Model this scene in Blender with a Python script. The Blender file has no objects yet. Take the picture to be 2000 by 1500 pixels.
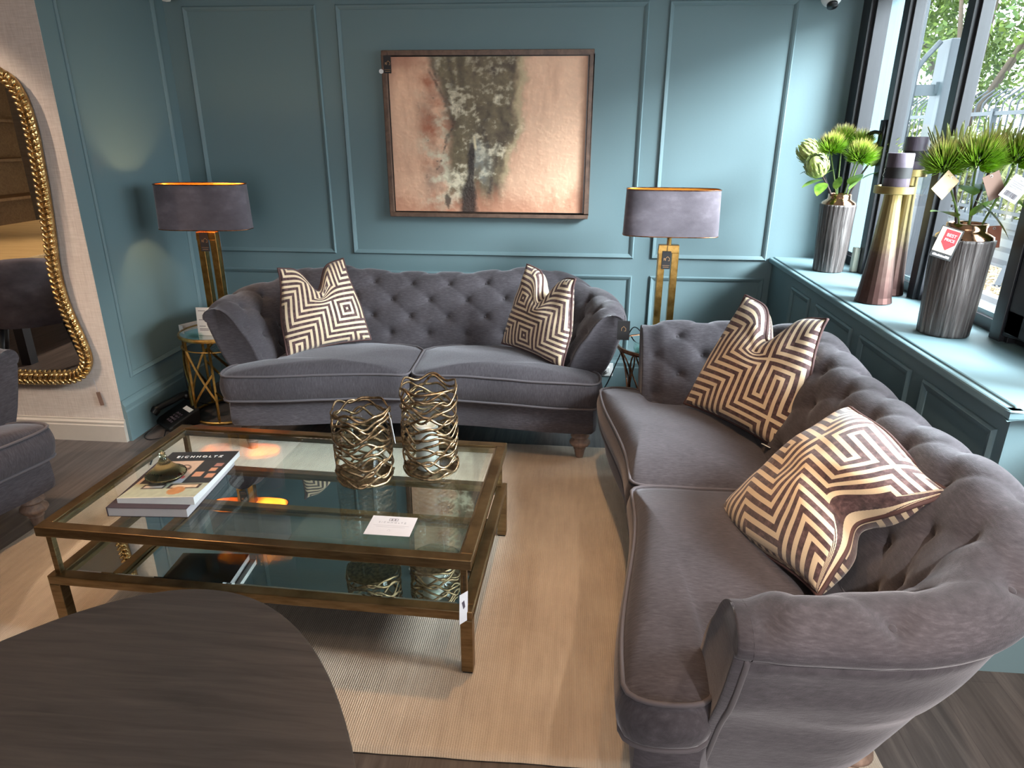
import bpy, bmesh, math, random
import numpy as np
from mathutils import Vector, Matrix, noise
random.seed(7); rng=np.random.default_rng(7)
PI=math.pi
SC=bpy.context.scene; COL=SC.collection
# ---------------------------------------------------------------- camera, world, lights, exposure
cd=bpy.data.cameras.new('camera'); cam=bpy.data.objects.new('camera',cd); COL.objects.link(cam)
CF,CP,CR,CY,CH=1313.03,.3559,.0036,.0866,1.55
cd.sensor_width=36; cd.sensor_fit='HORIZONTAL'; cd.lens=CF/2000*36; cd.clip_start=.02; cd.clip_end=200
_fw=Vector((-math.sin(CY)*math.cos(CP),math.cos(CY)*math.cos(CP),-math.sin(CP)))
_r=Vector((math.cos(CY),math.sin(CY),0)); _u=_r.cross(_fw)
_r2=_r*math.cos(CR)+_u*math.sin(CR); _u2=-_r*math.sin(CR)+_u*math.cos(CR)
m=Matrix((( _r2.x,_u2.x,-_fw.x,0),(_r2.y,_u2.y,-_fw.y,0),(_r2.z,_u2.z,-_fw.z,CH),(0,0,0,1)))
cam.matrix_world=m; SC.camera=cam
vs=SC.view_settings; vs.view_transform='Standard'; vs.look='None'; vs.gamma=1; vs.use_curve_mapping=False
vs.exposure=0.55
W=bpy.data.worlds.new('sky'); SC.world=W; W.use_nodes=True
_bg=W.node_tree.nodes['Background']; _bg.inputs[0].default_value=(.86,.93,1,1); _bg.inputs[1].default_value=8.0
try:
    SC.cycles.max_bounces=10; SC.cycles.transparent_max_bounces=24; SC.cycles.use_denoising=True
    SC.cycles.sample_clamp_indirect=6; SC.cycles.caustics_reflective=False; SC.cycles.caustics_refractive=False
except Exception: pass
def lamp(kind,name,loc,energy,color,aim=None,**k):
    l=bpy.data.lights.new(name,kind); l.energy=energy; l.color=color
    for a,b in k.items(): setattr(l,a,b)
    o=bpy.data.objects.new(name,l); COL.objects.link(o); o.location=loc
    if aim is not None:
        o.rotation_euler=(Vector(aim)-Vector(loc)).to_track_quat('-Z','Y').to_euler()
    return o
WARM=(1,.60,.30); SOFTW=(1,.80,.62)
lamp('SUN','sun',(0,0,20),1.2,(1,.93,.8),aim=(9,5,3),angle=math.radians(3))
# sky light gathered by the big shop window, then added fill lamps
lamp('AREA','window_daylight',(1.62,1.9,1.6),1,(1,1,1),aim=(0,1.9,1.6),shape='RECTANGLE',size=4.2,size_y=1.4).data.cycles.is_portal=True
lamp('AREA','added_window_fill',(7.2,-.2,5.4),560,(.9,.95,1),aim=(.6,3.6,1.1),shape='RECTANGLE',size=4.0,size_y=3.0,spread=math.radians(60))  # unseen area lamp added outside to strengthen the light through the window
lamp('AREA','added_front_fill',(.7,-4.05,1.1),80,(.97,.97,1),aim=(.8,0,.7),shape='RECTANGLE',size=1.8,size_y=1.8)  # unseen fill lamp added behind the camera to brighten surfaces facing it
lamp('AREA','added_ceiling_fill',(-.6,-1.6,2.36),26,(1,.93,.86),aim=(-.6,-1.2,0),shape='RECTANGLE',size=1.6,size_y=1.2)  # unseen soft fill added overhead behind the camera, no fixture modelled
SPOTS=[((.05,2.1),(.12,2.0,0),55,WARM,62),((-1.95,1.75),(-1.9,1.7,0),62,WARM,58),((.25,1.0),(.25,1.2,0),20,WARM,60),((-.95,3.0),(-.95,2.95,.4),14,SOFTW,70),
       ((-2.9,2.5),(-2.9,3.0,.9),38,SOFTW,85),((-3.2,1.2),(-3.5,2.2,.4),95,SOFTW,95),((.9,1.25),(.85,1.35,.5),36,SOFTW,70),((.72,-.75),(.95,1.0,.35),250,(1,.94,.88),34),((-1.0,.4),(-1.0,.5,.7),10,SOFTW,95),((-4.4,-.8),(-4.4,-.8,0),60,SOFTW,110),((-.2,-2.0),(-.2,-2.0,0),70,SOFTW,110)]  # the narrow neutral spot is added to brighten the near sofa arm panel
CEIL=2.42
for i,(a,b,e,c,an) in enumerate(SPOTS):
    lamp('SPOT','downlight_and_fill_beam',(a[0],a[1],CEIL-.03),e,c,aim=b,spot_size=math.radians(an),spot_blend=.55,shadow_soft_size=.03)
# ---------------------------------------------------------------- helpers
def lin(r,g,b):
    f=lambda v:(v/255/12.92 if v<=10 else ((v/255+.055)/1.055)**2.4)
    return (f(r),f(g),f(b),1)
class NT:
    def __init__(s,name):
        s.m=bpy.data.materials.new(name); s.m.use_nodes=True; s.t=s.m.node_tree; s.n=s.t.nodes
        s.p=s.n['Principled BSDF']; s.out=s.n['Material Output']
    def N(s,typ,ins=None,**at):
        n=s.n.new(typ)
        for k,v in at.items(): setattr(n,k,v)
        for k,v in (ins or {}).items(): s.set(n,k,v)
        return n
    def set(s,n,k,v):
        if isinstance(v,bpy.types.NodeSocket): s.t.links.new(v,n.inputs[k])
        else: n.inputs[k].default_value=v
    def P(s,**k):
        for a,v in k.items(): s.set(s.p,{'base':'Base Color','rough':'Roughness','metal':'Metallic','spec':'Specular IOR Level','sheen':'Sheen Weight','sheenr':'Sheen Roughness','sheent':'Sheen Tint','trans':'Transmission Weight','ior':'IOR','coat':'Coat Weight','emis':'Emission Color','emiss':'Emission Strength','nrm':'Normal','alpha':'Alpha','sss':'Subsurface Weight'}[a],v)
        return s
    def math(s,op,a,b=0.0,c=0.0):
        n=s.N('ShaderNodeMath',operation=op)
        s.set(n,0,a); s.set(n,1,b)
        if op in('MULTIPLY_ADD',): s.set(n,2,c)
        return n.outputs[0]
    def obj(s): return s.N('ShaderNodeTexCoord').outputs['Object']
    def uv(s): return s.N('ShaderNodeTexCoord').outputs['UV']
    def gen(s): return s.N('ShaderNodeTexCoord').outputs['Generated']
    def map(s,v,scale=(1,1,1),rot=(0,0,0),loc=(0,0,0)):
        return s.N('ShaderNodeMapping',{'Vector':v,'Scale':scale,'Rotation':rot,'Location':loc}).outputs[0]
    def noise(s,v,scale,detail=4,rough=.55,dist=0): return s.N('ShaderNodeTexNoise',{'Vector':v,'Scale':scale,'Detail':detail,'Roughness':rough,'Distortion':dist}).outputs['Fac']
    def ramp(s,f,stops,interp='LINEAR'):
        n=s.N('ShaderNodeValToRGB'); cr=n.color_ramp; cr.interpolation=interp
        while len(cr.elements)<len(stops): cr.elements.new(.5)
        for e,(p,c) in zip(cr.elements,stops): e.position=p; e.color=c
        s.set(n,0,f); return n.outputs[0]
    def mix(s,f,a,b,mode='MIX'):
        n=s.N('ShaderNodeMix',data_type='RGBA',blend_type=mode); s.set(n,0,f); s.set(n,6,a); s.set(n,7,b); return n.outputs[2]
    def bump(s,h,strength=.3,dist=.01,nrm=None):
        n=s.N('ShaderNodeBump',{'Height':h,'Strength':strength,'Distance':dist})
        if nrm is not None: s.set(n,'Normal',nrm)
        return n.outputs[0]
def simple(name,c,rough=.5,metal=0,**k):
    t=NT(name)
    v=t.noise(t.obj(),30,3); col=t.mix(t.math('MULTIPLY',v,.35),c,(c[0]*.72,c[1]*.72,c[2]*.72,1))
    t.P(base=col,rough=rough,metal=metal,**k); return t.m
class B:
    def __init__(s): s.v=[]; s.f=[]; s.uv=None; s.mi=[]
    def add(s,vs,fs,mi=0):
        o=len(s.v); s.v+= [tuple(map(float,p)) for p in vs]; s.f+=[tuple(i+o for i in f) for f in fs]; s.mi+=[mi]*len(fs); return s
    def box(s,x0,x1,y0,y1,z0,z1,mi=0,M=None):
        vs=[(x,y,z) for x in(x0,x1) for y in(y0,y1) for z in(z0,z1)]
        if M is not None: vs=[M@Vector(p) for p in vs]
        return s.add(vs,[(0,1,3,2),(4,6,7,5),(0,4,5,1),(2,3,7,6),(0,2,6,4),(1,5,7,3)],mi)
    def rings(s,R,closed=True,cap0=False,cap1=False,mi=0):
        n=len(R[0]); vs=[p for r in R for p in r]; fs=[]
        for i in range(len(R)-1):
            for j in range(n if closed else n-1):
                a=i*n+j; b=i*n+(j+1)%n; fs.append((a,b,b+n,a+n))
        if cap0: fs.append(tuple(range(n))[::-1])
        if cap1: fs.append(tuple((len(R)-1)*n+j for j in range(n)))
        return s.add(vs,fs,mi)
    def lathe(s,prof,n=32,c=(0,0,0),mi=0,fl=None,cap=True,rot=None):
        R=[]
        for r,z in prof:
            ring=[]
            for k in range(n):
                a=2*PI*k/n; rr=r*(fl(a,z) if fl else 1)
                p=Vector((rr*math.cos(a),rr*math.sin(a),z))
                if rot is not None: p=rot@p
                ring.append((p.x+c[0],p.y+c[1],p.z+c[2]))
            R.append(ring)
        return s.rings(R,True,cap and prof[0][0]>1e-5,cap and prof[-1][0]>1e-5,mi)
    def tube(s,P,r,n=8,closed=False,mi=0,flat=1.0,up=None):
        P=[Vector(p) for p in P]; N=len(P); R=[]; prev=None
        for i in range(N):
            if closed: t=P[(i+1)%N]-P[i-1]
            else: t=P[min(i+1,N-1)]-P[max(i-1,0)]
            if t.length<1e-9: t=Vector((0,0,1))
            t.normalize()
            if up is not None:
                a=Vector(up(P[i]) if callable(up) else up); a=a-t*a.dot(t)
            elif prev is None:
                a=Vector((0,0,1)) if abs(t.z)<.9 else Vector((1,0,0)); a=a-t*a.dot(t)
            else: a=prev-t*prev.dot(t)
            if a.length<1e-6: a=t.orthogonal()
            a.normalize(); prev=a; b=t.cross(a); rr=r[i] if hasattr(r,'__len__') else r
            R.append([P[i]+(a*math.cos(2*PI*k/n)*flat+b*math.sin(2*PI*k/n))*rr for k in range(n)])
        if closed: R.append(R[0]); return s.rings(R,True,mi=mi)
        return s.rings(R,True,True,True,mi)
    def ell(s,c,ax,nu=8,nv=6,M=None,mi=0):
        R=[]
        for i in range(nv+1):
            ph=PI*i/nv; ring=[]
            for k in range(nu):
                a=2*PI*k/nu; p=Vector((ax[0]*math.sin(ph)*math.cos(a),ax[1]*math.sin(ph)*math.sin(a),ax[2]*math.cos(ph)))
                if M is not None: p=M@p
                ring.append(p+Vector(c))
            R.append(ring)
        return s.rings(R,True,mi=mi)
    def ob(s,name,mats,parent=None,smooth=False,bevel=0,seg=2,uv=None,label=None,angle=None):
        me=bpy.data.meshes.new(name); me.from_pydata(s.v,[],s.f); 
        mats=mats if isinstance(mats,(list,tuple)) else [mats]
        for q in mats: me.materials.append(q)
        if any(s.mi): me.polygons.foreach_set('material_index',s.mi)
        me.validate(); bm=bmesh.new(); bm.from_mesh(me)
        bmesh.ops.remove_doubles(bm,verts=bm.verts,dist=1e-6)
        bmesh.ops.recalc_face_normals(bm,faces=bm.faces); bm.to_mesh(me); bm.free()
        if smooth: me.polygons.foreach_set('use_smooth',[True]*len(me.polygons))
        if smooth and angle: 
            try: me.set_sharp_from_angle(angle=angle)
            except Exception: pass
        o=bpy.data.objects.new(name,me); COL.objects.link(o)
        if bevel:
            bv=o.modifiers.new('bevel','BEVEL'); bv.width=bevel; bv.segments=seg; bv.limit_method='ANGLE'; bv.angle_limit=.6
        if parent is not None: o.parent=parent
        if label: o['label']=label
        return o
def raw(name,verts,faces,mats,parent=None,smooth=True,uvs=None,cols=None):
    me=bpy.data.meshes.new(name); me.from_pydata([tuple(map(float,v)) for v in verts],[],faces)
    for q in (mats if isinstance(mats,(list,tuple)) else [mats]): me.materials.append(q)
    if uvs is not None:
        l=me.uv_layers.new(name='UVMap'); idx=np.zeros(len(me.loops),dtype=np.int32); me.loops.foreach_get('vertex_index',idx)
        l.data.foreach_set('uv',np.asarray(uvs,dtype=np.float32)[idx].ravel())
    if cols is not None:
        a=me.color_attributes.new('paint','FLOAT_COLOR','POINT'); c=np.ones((len(verts),4),dtype=np.float32); c[:,:3]=cols; a.data.foreach_set('color',c.ravel())
    if smooth: me.polygons.foreach_set('use_smooth',[True]*len(me.polygons))
    me.update(); o=bpy.data.objects.new(name,me); COL.objects.link(o)
    if parent is not None: o.parent=parent
    return o
def tag(o,label,cat,group=None):
    o['label']=label; o['category']=cat
    if group: o['group']=group
    return o
def thing(name,label,cat,loc=(0,0,0),rz=0,group=None,rot=None):
    o=bpy.data.objects.new(name,None); COL.objects.link(o); o.empty_display_size=.05
    o.location=loc; o.rotation_euler=rot if rot is not None else (0,0,rz); return tag(o,label,cat,group)
def struct(o): o['kind']='structure'; return o
def place(o,loc=(0,0,0),rot=(0,0,0)): o.location=loc; o.rotation_euler=rot; return o
def catmull(P,n,closed=False):
    P=np.array(P,float); N=len(P); out=[]
    segs=N if closed else N-1
    for i in range(segs):
        g=lambda k:P[k%N] if closed else P[min(max(k,0),N-1)]
        p0,p1,p2,p3=g(i-1),g(i),g(i+1),g(i+2)
        for t in np.arange(n)/n:
            out.append(.5*((2*p1)+(-p0+p2)*t+(2*p0-5*p1+4*p2-p3)*t*t+(-p0+3*p1-3*p2+p3)*t**3))
    if not closed: out.append(P[-1])
    return np.array(out)
def chaikin(P,k=2):
    P=np.array(P,float)
    for _ in range(k):
        Q=np.roll(P,-1,0); P=np.stack([P*.75+Q*.25,P*.25+Q*.75],1).reshape(-1,P.shape[1])
    return P
def resample(P,n,closed=False):
    P=np.array(P,float)
    if closed: P=np.vstack([P,P[:1]])
    d=np.r_[0,np.cumsum(np.linalg.norm(np.diff(P,axis=0),axis=1))]
    t=np.linspace(0,d[-1],n,endpoint=not closed)
    return np.stack([np.interp(t,d,P[:,k]) for k in range(P.shape[1])],1)
def text(txt,size,mat,parent,loc,rot=(0,0,0),name='lettering',space=1.0,width=None,align='CENTER',ext=.0003):
    c=bpy.data.curves.new('t','FONT'); c.body=txt; c.size=size; c.align_x=align; c.align_y='CENTER'; c.space_character=space; c.extrude=ext
    o=bpy.data.objects.new('t',c); COL.objects.link(o); dg=bpy.context.evaluated_depsgraph_get(); dg.update()
    me=bpy.data.meshes.new_from_object(o.evaluated_get(dg)); bpy.data.objects.remove(o); bpy.data.curves.remove(c)
    me.name=name; me.materials.clear(); me.materials.append(mat)
    if width:
        xs=[v.co.x for v in me.vertices]; k=width/(max(xs)-min(xs)); 
        for v in me.vertices: v.co.x*=k
    r=bpy.data.objects.new(name,me); COL.objects.link(r)
    if parent is not None: r.parent=parent
    r.location=loc; r.rotation_euler=rot; return r
def dup(root,loc=None,rz=None,label=None,group=None):
    r=root.copy(); COL.objects.link(r)
    if loc is not None: r.location=loc
    if rz is not None: r.rotation_euler=(0,0,rz)
    if label: r['label']=label
    if group: r['group']=group
    for ch in list(root.children):
        c=ch.copy(); COL.objects.link(c); c.parent=r
        for g in list(ch.children):
            d=g.copy(); COL.objects.link(d); d.parent=c
    return r
def sm(a,b,x):
    t=np.clip((np.asarray(x,float)-a)/(b-a),0,1); return t*t*(3-2*t)
# ---------------------------------------------------------------- materials
def m_fabric(name,base,amt=.5,stretch=(42,42,230)):
    t=NT(name); o=t.obj()
    n1=t.noise(t.map(o,stretch),1.0,3,.6); n2=t.noise(o,3.2,4,.6); n3=t.noise(o,420,2)
    f=t.math('ADD',t.math('MULTIPLY',n1,.55),t.math('MULTIPLY',n2,.45))
    col=t.ramp(f,[(.3,(base[0]*.55,base[1]*.55,base[2]*.55,1)),(.55,base),(.75,(base[0]*1.7,base[1]*1.7,base[2]*1.7,1))])
    h=t.math('ADD',t.math('MULTIPLY',n1,.6),t.math('MULTIPLY',n3,.4))
    t.P(base=col,rough=.85,sheen=amt,sheenr=.4,sheent=(.80,.77,.82,1),spec=.15,nrm=t.bump(h,.35,.004)); return t.m
FAB=lin(72,67,71)
M_sofa=m_fabric('charcoal_chenille',FAB,.32)
M_sofab=m_fabric('charcoal_chenille_sideways',FAB,.32,stretch=(230,42,42))
M_pipe=simple('charcoal_piping',lin(84,77,81),.85,sheen=.1)
M_velvet=m_fabric('grey_velvet_shade',lin(106,98,105),.6,stretch=(9,9,14))
def m_wall(name,c,b=.12):
    t=NT(name); o=t.obj(); n=t.noise(o,90,3); n2=t.noise(o,2,2)
    col=t.mix(t.math('MULTIPLY',n2,.16),c,(c[0]*.85,c[1]*.86,c[2]*.87,1))
    t.P(base=col,rough=.55,spec=.35,nrm=t.bump(n,b,.002)); return t.m
TEAL=lin(108,129,134)
M_teal=m_wall('teal_paint',TEAL); M_trim=m_wall('teal_trim_paint',TEAL,.03)
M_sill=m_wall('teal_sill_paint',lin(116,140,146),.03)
def m_linen():
    t=NT('linen_wallpaper'); o=t.obj()
    a=t.noise(t.map(o,(300,300,12)),1,3); b=t.noise(t.map(o,(14,14,260)),1,3)
    f=t.math('ADD',a,b); c=t.ramp(t.math('MULTIPLY',f,.5),[(.3,lin(188,170,158)),(.7,lin(222,208,198))])
    t.P(base=c,rough=.8,nrm=t.bump(f,.25,.002)); return t.m
M_linen=m_linen(); M_skirt=simple('greige_gloss',lin(190,178,166),.4)
M_white=simple('white_plastic',lin(232,230,228),.4); M_ceil=simple('ceiling_white',lin(225,222,216),.8)
def m_floor():
    t=NT('dark_plank_floor'); o=t.map(t.obj(),(1,1,1),(0,0,.0))
    br=t.N('ShaderNodeTexBrick',{'Vector':t.map(o,(1,1,1),(0,0,PI/2)),'Scale':1.0,'Color1':(.3,.3,.3,1),'Color2':(.7,.7,.7,1),'Mortar':(0,0,0,1),'Mortar Size':.0012,'Brick Width':1.25,'Row Height':.19},offset=.37)
    g=t.noise(t.map(o,(28,2.2,1)),1,6,.62,.6)
    f=t.math('ADD',t.math('MULTIPLY',br.outputs[0],.28),t.math('MULTIPLY',g,.85))
    c=t.ramp(f,[(.3,lin(54,48,46)),(.6,lin(90,82,79)),(.85,lin(120,110,105))])
    t.P(base=c,rough=.42,spec=.4,nrm=t.bump(f,.15,.003)); return t.m
M_floor=m_floor()
def m_rug():
    t=NT('beige_rug'); o=t.obj()
    w=t.N('ShaderNodeTexWave',{'Vector':o,'Scale':46,'Distortion':1.2,'Detail':2,'Detail Scale':8},bands_direction='X').outputs['Fac']
    n=t.noise(o,240,2); n2=t.noise(o,3,5,.65); n3=t.noise(t.map(o,(40,5,1)),1,3)
    c=t.ramp(t.math('ADD',t.math('MULTIPLY',n2,.6),t.math('MULTIPLY',n3,.4)),[(.3,lin(168,150,132)),(.7,lin(206,190,170))])
    c=t.mix(t.math('MULTIPLY',w,.18),c,lin(150,132,112))
    t.P(base=c,rough=.9,sheen=.3,nrm=t.bump(t.math('ADD',w,n),.4,.004)); return t.m
M_rug=m_rug()
def m_metal(name,c,c2=None,rough=.35,sc=(30,30,30),b=.05):
    t=NT(name); o=t.obj(); n=t.noise(t.map(o,sc),1,4,.6); c2=c2 or tuple(x*.6 for x in c[:3])+(1,)
    t.P(base=t.ramp(n,[(.35,c2),(.65,c)]),metal=1,rough=t.math('MULTIPLY_ADD',n,.15,rough-.07),nrm=t.bump(n,b,.002)); return t.m
M_bronze=m_metal('brushed_bronze',lin(150,127,94),lin(116,95,68),.36,(8,8,60))
M_brass=m_metal('antique_brass',lin(196,158,92),lin(160,124,66),.3)
M_gold=m_metal('burnished_gold',lin(226,194,136),lin(180,142,88),.25,(30,30,30))
M_copper=m_metal('copper_wire',lin(178,124,92),lin(120,80,58),.32)
M_lant=m_metal('antique_bronze_weave',lin(176,150,118),lin(96,76,56),.36,(70,70,70),.2)
M_mirror=NT('mirror').P(base=(.86,.87,.86,1),metal=1,rough=.005).m
M_smoke=NT('shelf_mirror').P(base=(.62,.66,.65,1),metal=1,rough=.01).m
def m_glass(name,tint=(.93,.97,.95,1),ior=1.5,rough=.0):
    t=NT(name); f0=((ior-1)/(ior+1))**2
    fc=t.N('ShaderNodeLayerWeight',{'Blend':.5}).outputs['Facing']; fr=t.math('MULTIPLY_ADD',t.math('POWER',fc,5.0),1-f0,f0)
    tr=t.N('ShaderNodeBsdfTransparent',{'Color':tint}); gl=t.N('ShaderNodeBsdfGlossy',{'Roughness':rough,'Color':(1,1,1,1)})
    mx=t.N('ShaderNodeMixShader',{0:fr,1:tr.outputs[0],2:gl.outputs[0]}); t.t.links.new(mx.outputs[0],t.out.inputs[0]); return t.m
M_tglass=m_glass('clear_table_glass',(.95,.975,.965,1),1.55); M_wglass=m_glass('window_glass',(.92,.96,.96,1),1.4)
M_cglass=m_glass('clear_glass',(.96,.98,.97,1),1.5); M_acryl=m_glass('clear_acrylic',(.9,.96,.94,1),1.5)
M_ggreen=NT('olive_green_glass').P(base=(.84,.90,.66,1),trans=1.0,rough=.03,ior=1.35,spec=.8).m
M_black=simple('black_metal_paint',lin(38,38,42),.38); M_blackp=simple('black_plastic',lin(20,20,22),.3); M_frame=simple('anthracite_window_frame',lin(42,42,46),.35)
M_bcard=simple('black_card',lin(34,31,32),.6); M_paper=simple('white_paper',lin(238,236,234),.6); M_card=simple('printed_card',lin(196,190,192),.6); M_kraft=simple('kraft_card',lin(196,166,128),.7); M_brownc=simple('brown_card',lin(128,98,84),.7)
M_goldfoil=simple('gold_print',lin(190,150,110),.4,.6); M_ink=simple('dark_ink',lin(70,60,70),.7); M_grey=simple('grey_ink',lin(150,145,150),.7); M_red=simple('red_card',lin(196,40,48),.5)
M_cream=simple('cream_print',lin(232,206,178),.6)
def m_wood(name,a,b,sc=(3,40,40),rough=.5):
    t=NT(name); n=t.noise(t.map(t.obj(),sc),1,6,.6,.8); t.P(base=t.ramp(n,[(.3,a),(.7,b)]),rough=rough,nrm=t.bump(n,.12,.002)); return t.m
M_leg=m_wood('limed_wood_leg',lin(108,86,76),lin(150,124,108),(40,40,5)); M_dark=m_wood('dark_stained_oak',lin(70,62,59),lin(94,83,78),(4.5,60,4),.5)
M_oak=m_wood('pale_oak',lin(186,150,96),lin(214,180,126)); M_frw=m_wood('bronzed_picture_frame',lin(78,58,48),lin(118,90,74),(20,20,20),.4)
M_candle=m_wood('mottled_plum_wax',lin(62,52,62),lin(112,100,112),(6,60,6),.45)
M_cwhite=simple('white_wax',lin(236,234,228),.4,sss=.1)
M_steelg=simple('galvanised_grey',lin(50,54,60),.5,.2)
M_stemg=simple('green_stem',lin(118,142,70),.5); M_stemd=simple('dark_stem',lin(72,56,54),.5)
def m_leaf(name,a,b):
    t=NT(name); o=t.obj(); n=t.noise(o,25,3); t.P(base=t.ramp(n,[(.35,a),(.65,b)]),rough=.4); 
    return t.m
M_leaf=m_leaf('fresh_green_leaf',lin(88,128,44),lin(140,176,70)); M_leafd=m_leaf('dark_green_leaf',lin(60,90,52),lin(96,124,78))
M_bud=m_leaf('pale_green_bud',lin(150,164,84),lin(196,206,130)); 
def m_spike():
    t=NT('spiky_bloom_green'); a=t.N('ShaderNodeAttribute',attribute_name='paint').outputs['Color']; t.P(base=a,rough=.5); return t.m
M_paint=NT('painted_colour'); M_paint.P(base=M_paint.N('ShaderNodeAttribute',attribute_name='paint').outputs['Color'],rough=.55); M_paint=M_paint.m
M_spike=m_spike()
def m_cushion():
    t=NT('cut_velvet_key_pattern'); u=t.uv()
    s=t.N('ShaderNodeSeparateXYZ',{0:t.map(u,(11.5,11.5,1),(0,0,PI/4),(3.1,1.7,0))})
    a,b=s.outputs[0],s.outputs[1]
    P=lambda x,k:t.math('PINGPONG',x,k)
    cell=t.math('FLOOR',t.math('DIVIDE',a,5.0)); b2=t.math('ADD',b,t.math('MULTIPLY',cell,2.0))
    f=t.math('ADD',P(a,2.5),P(b2,10.0))
    fr=t.math('FRACT',f); st=t.math('LESS_THAN',t.math('ABSOLUTE',t.math('SUBTRACT',fr,.5)),.235)
    n=t.noise(t.obj(),60,4,.65); n2=t.noise(t.obj(),400,2)
    vel=t.ramp(n,[(.3,lin(52,36,38)),(.55,lin(88,64,64)),(.8,lin(132,104,100))])
    sat=t.mix(n2,lin(224,202,172),lin(204,180,148))
    col=t.mix(st,vel,sat)
    t.P(base=col,rough=t.math('MULTIPLY_ADD',st,-.4,.85),sheen=.25,spec=.35,nrm=t.bump(t.math('ADD',t.math('MULTIPLY',st,-1.0),t.math('MULTIPLY',n2,.2)),.5,.003)); return t.m
M_cush=m_cushion(); M_cpipe=simple('plum_piping',lin(82,56,54),.8)
# ---------------------------------------------------------------- room shell
D=4.093; XL=-2.331; YA=3.084; ZS=.879
struct(B().box(-6.6,2.6,-4.2,4.6,-.08,0).ob('floor',M_floor))
struct(B().box(-6.7,1.75,-4.3,4.3,CEIL,CEIL+.12).ob('ceiling',M_ceil))
struct(B().box(XL-.0,1.74,D,D+.2,-.08,CEIL).ob('wall_back',M_teal))
struct(B().box(XL-.25,XL,YA+.002,D+.2,-.08,CEIL).ob('wall_left',M_teal))
struct(B().box(-6.6,XL-.0015,YA,YA+.2,-.08,CEIL).ob('wall_alcove',M_linen))
struct(B().box(-6.75,-6.55,-4.3,YA+.2,-.08,CEIL).ob('wall_far_left',M_linen))
struct(B().box(-6.6,2.6,-4.4,-4.2,-.08,CEIL).ob('wall_front',M_linen))
# right: low wall under the window, sill, end pier
XA=1.185; YE=1.76
b=B().box(XA,1.66,YE,D,-.08,ZS-.03); struct(b.ob('wall_right',M_teal))
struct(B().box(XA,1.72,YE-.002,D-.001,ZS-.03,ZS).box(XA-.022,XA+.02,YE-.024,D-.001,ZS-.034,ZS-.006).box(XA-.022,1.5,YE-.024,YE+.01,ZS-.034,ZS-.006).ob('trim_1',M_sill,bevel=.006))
b=B().box(1.45,1.66,-4.2,YE-.0,-.08,ZS+.0).box(1.46,1.66,-4.2,1.06,ZS,CEIL); struct(b.ob('wall_window_bay',M_teal))  # unseen upper stretch made solid to block window light from the foreground table
struct(B().box(1.49,1.72,1.06,D,2.26,CEIL).ob('wall_lintel',M_teal))
# mouldings
def mould(name,mat,fr,x0,x1,z0,z1,w=.026,d=.014):
    """rectangular picture-frame moulding; fr maps (u,z,out) to world"""
    prof=[(0,0),(0,.006),(w*.25,d),(w*.6,d*.75),(w,.004),(w,0)]
    R=[]
    for (cx,cz,sx,sz) in ((x0,z0,1,1),(x1,z0,-1,1),(x1,z1,-1,-1),(x0,z1,1,-1)):
        R.append([fr(cx+sx*p,cz+sz*p,o) for p,o in prof])
    R.append(R[0]); o=B().rings(R,False).ob(name,mat); return struct(o)
back=lambda u,z,o:(u,D-o,z); left=lambda u,z,o:(XL+o,u,z); right=lambda u,z,o:(XA-o,u,z)
PX=((-2.221,-1.452),(-1.341,.371),(.475,1.145)); k=2
for x0,x1 in PX: mould('trim_%d'%k,M_trim,back,x0,x1,.853,2.215); k+=1
for x0,x1 in ((-2.221,-1.452),(-1.341,.371),(.477,1.149)): mould('trim_%d'%k,M_trim,back,x0,x1,.30,.750); k+=1
mould('trim_%d'%k,M_trim,left,3.194,3.985,.322,2.3); k+=1
for y0,y1 in ((3.37,3.66),(2.83,3.27),(2.30,2.74),(1.80,2.21)): mould('trim_%d'%k,M_trim,right,y0,y1,.30,.793,.03,.012); k+=1
def skirt(name,mat,P,h,t):
    """P: list of (x,y) along the foot of a wall with outward normals"""
    prof=[(0,0),(t,0),(t,h*.72),(t*.75,h*.76),(t*.8,h*.86),(t*.35,h*.93),(t*.3,h),(0,h)]
    R=[[(x+nx*a,y+ny*a,z) for a,z in prof] for x,y,nx,ny in P]
    return struct(B().rings(R,True,True,True).ob(name,mat))
skirt('baseboard_left',M_trim,[(XL,YA-.0,1,0),(XL,D,1,-0)],.228,.022)
skirt('baseboard_back',M_trim,[(XL,D,0,-1),(XA,D,0,-1)],.228,.022)
skirt('baseboard_right',M_trim,[(XA,D,-1,0),(XA,YE,-1,0)],.2,.02)
skirt('baseboard_alcove',M_skirt,[(-6.5,YA,0,-1),(XL+.004,YA,0,-1)],.125,.02)
# ---------------------------------------------------------------- window
wt=thing('window_1','','window'); del wt['label']; del wt['category']; struct(wt)
XI,XO=1.49,1.565
fb=B()
for y0,y1,xi in ((3.595,3.655,XI),(3.025,3.08,XI),(2.385,2.445,XI),(1.77,1.83,XI),(1.05,1.12,XI)):
    fb.box(xi,XO,y0,y1,ZS,2.27).box(xi+.018,XO-.012,y0-.018,y1+.018,ZS,2.27)
fb.box(1.465,XO,D-.105,D-.001,ZS,2.27).box(1.485,XO-.01,D-.135,D-.105,ZS,2.27)
fb.box(XI+.045,XO,1.06,D-.02,ZS,ZS+.045).box(XI+.06,XO-.012,1.06,D-.02,ZS+.045,ZS+.062).box(XI+.03,XO,1.06,D-.02,2.2,2.27)
fb.ob('window_frame',M_frame,wt,bevel=.004)
pi=0
for y0,y1 in ((3.655,D-.10),(3.08,3.595),(2.445,3.025),(1.83,2.385),(1.12,1.77)):
    B().box(1.532,1.538,y0-.005,y1+.005,ZS+.05,2.215).ob('pane',M_wglass,wt)
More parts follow.
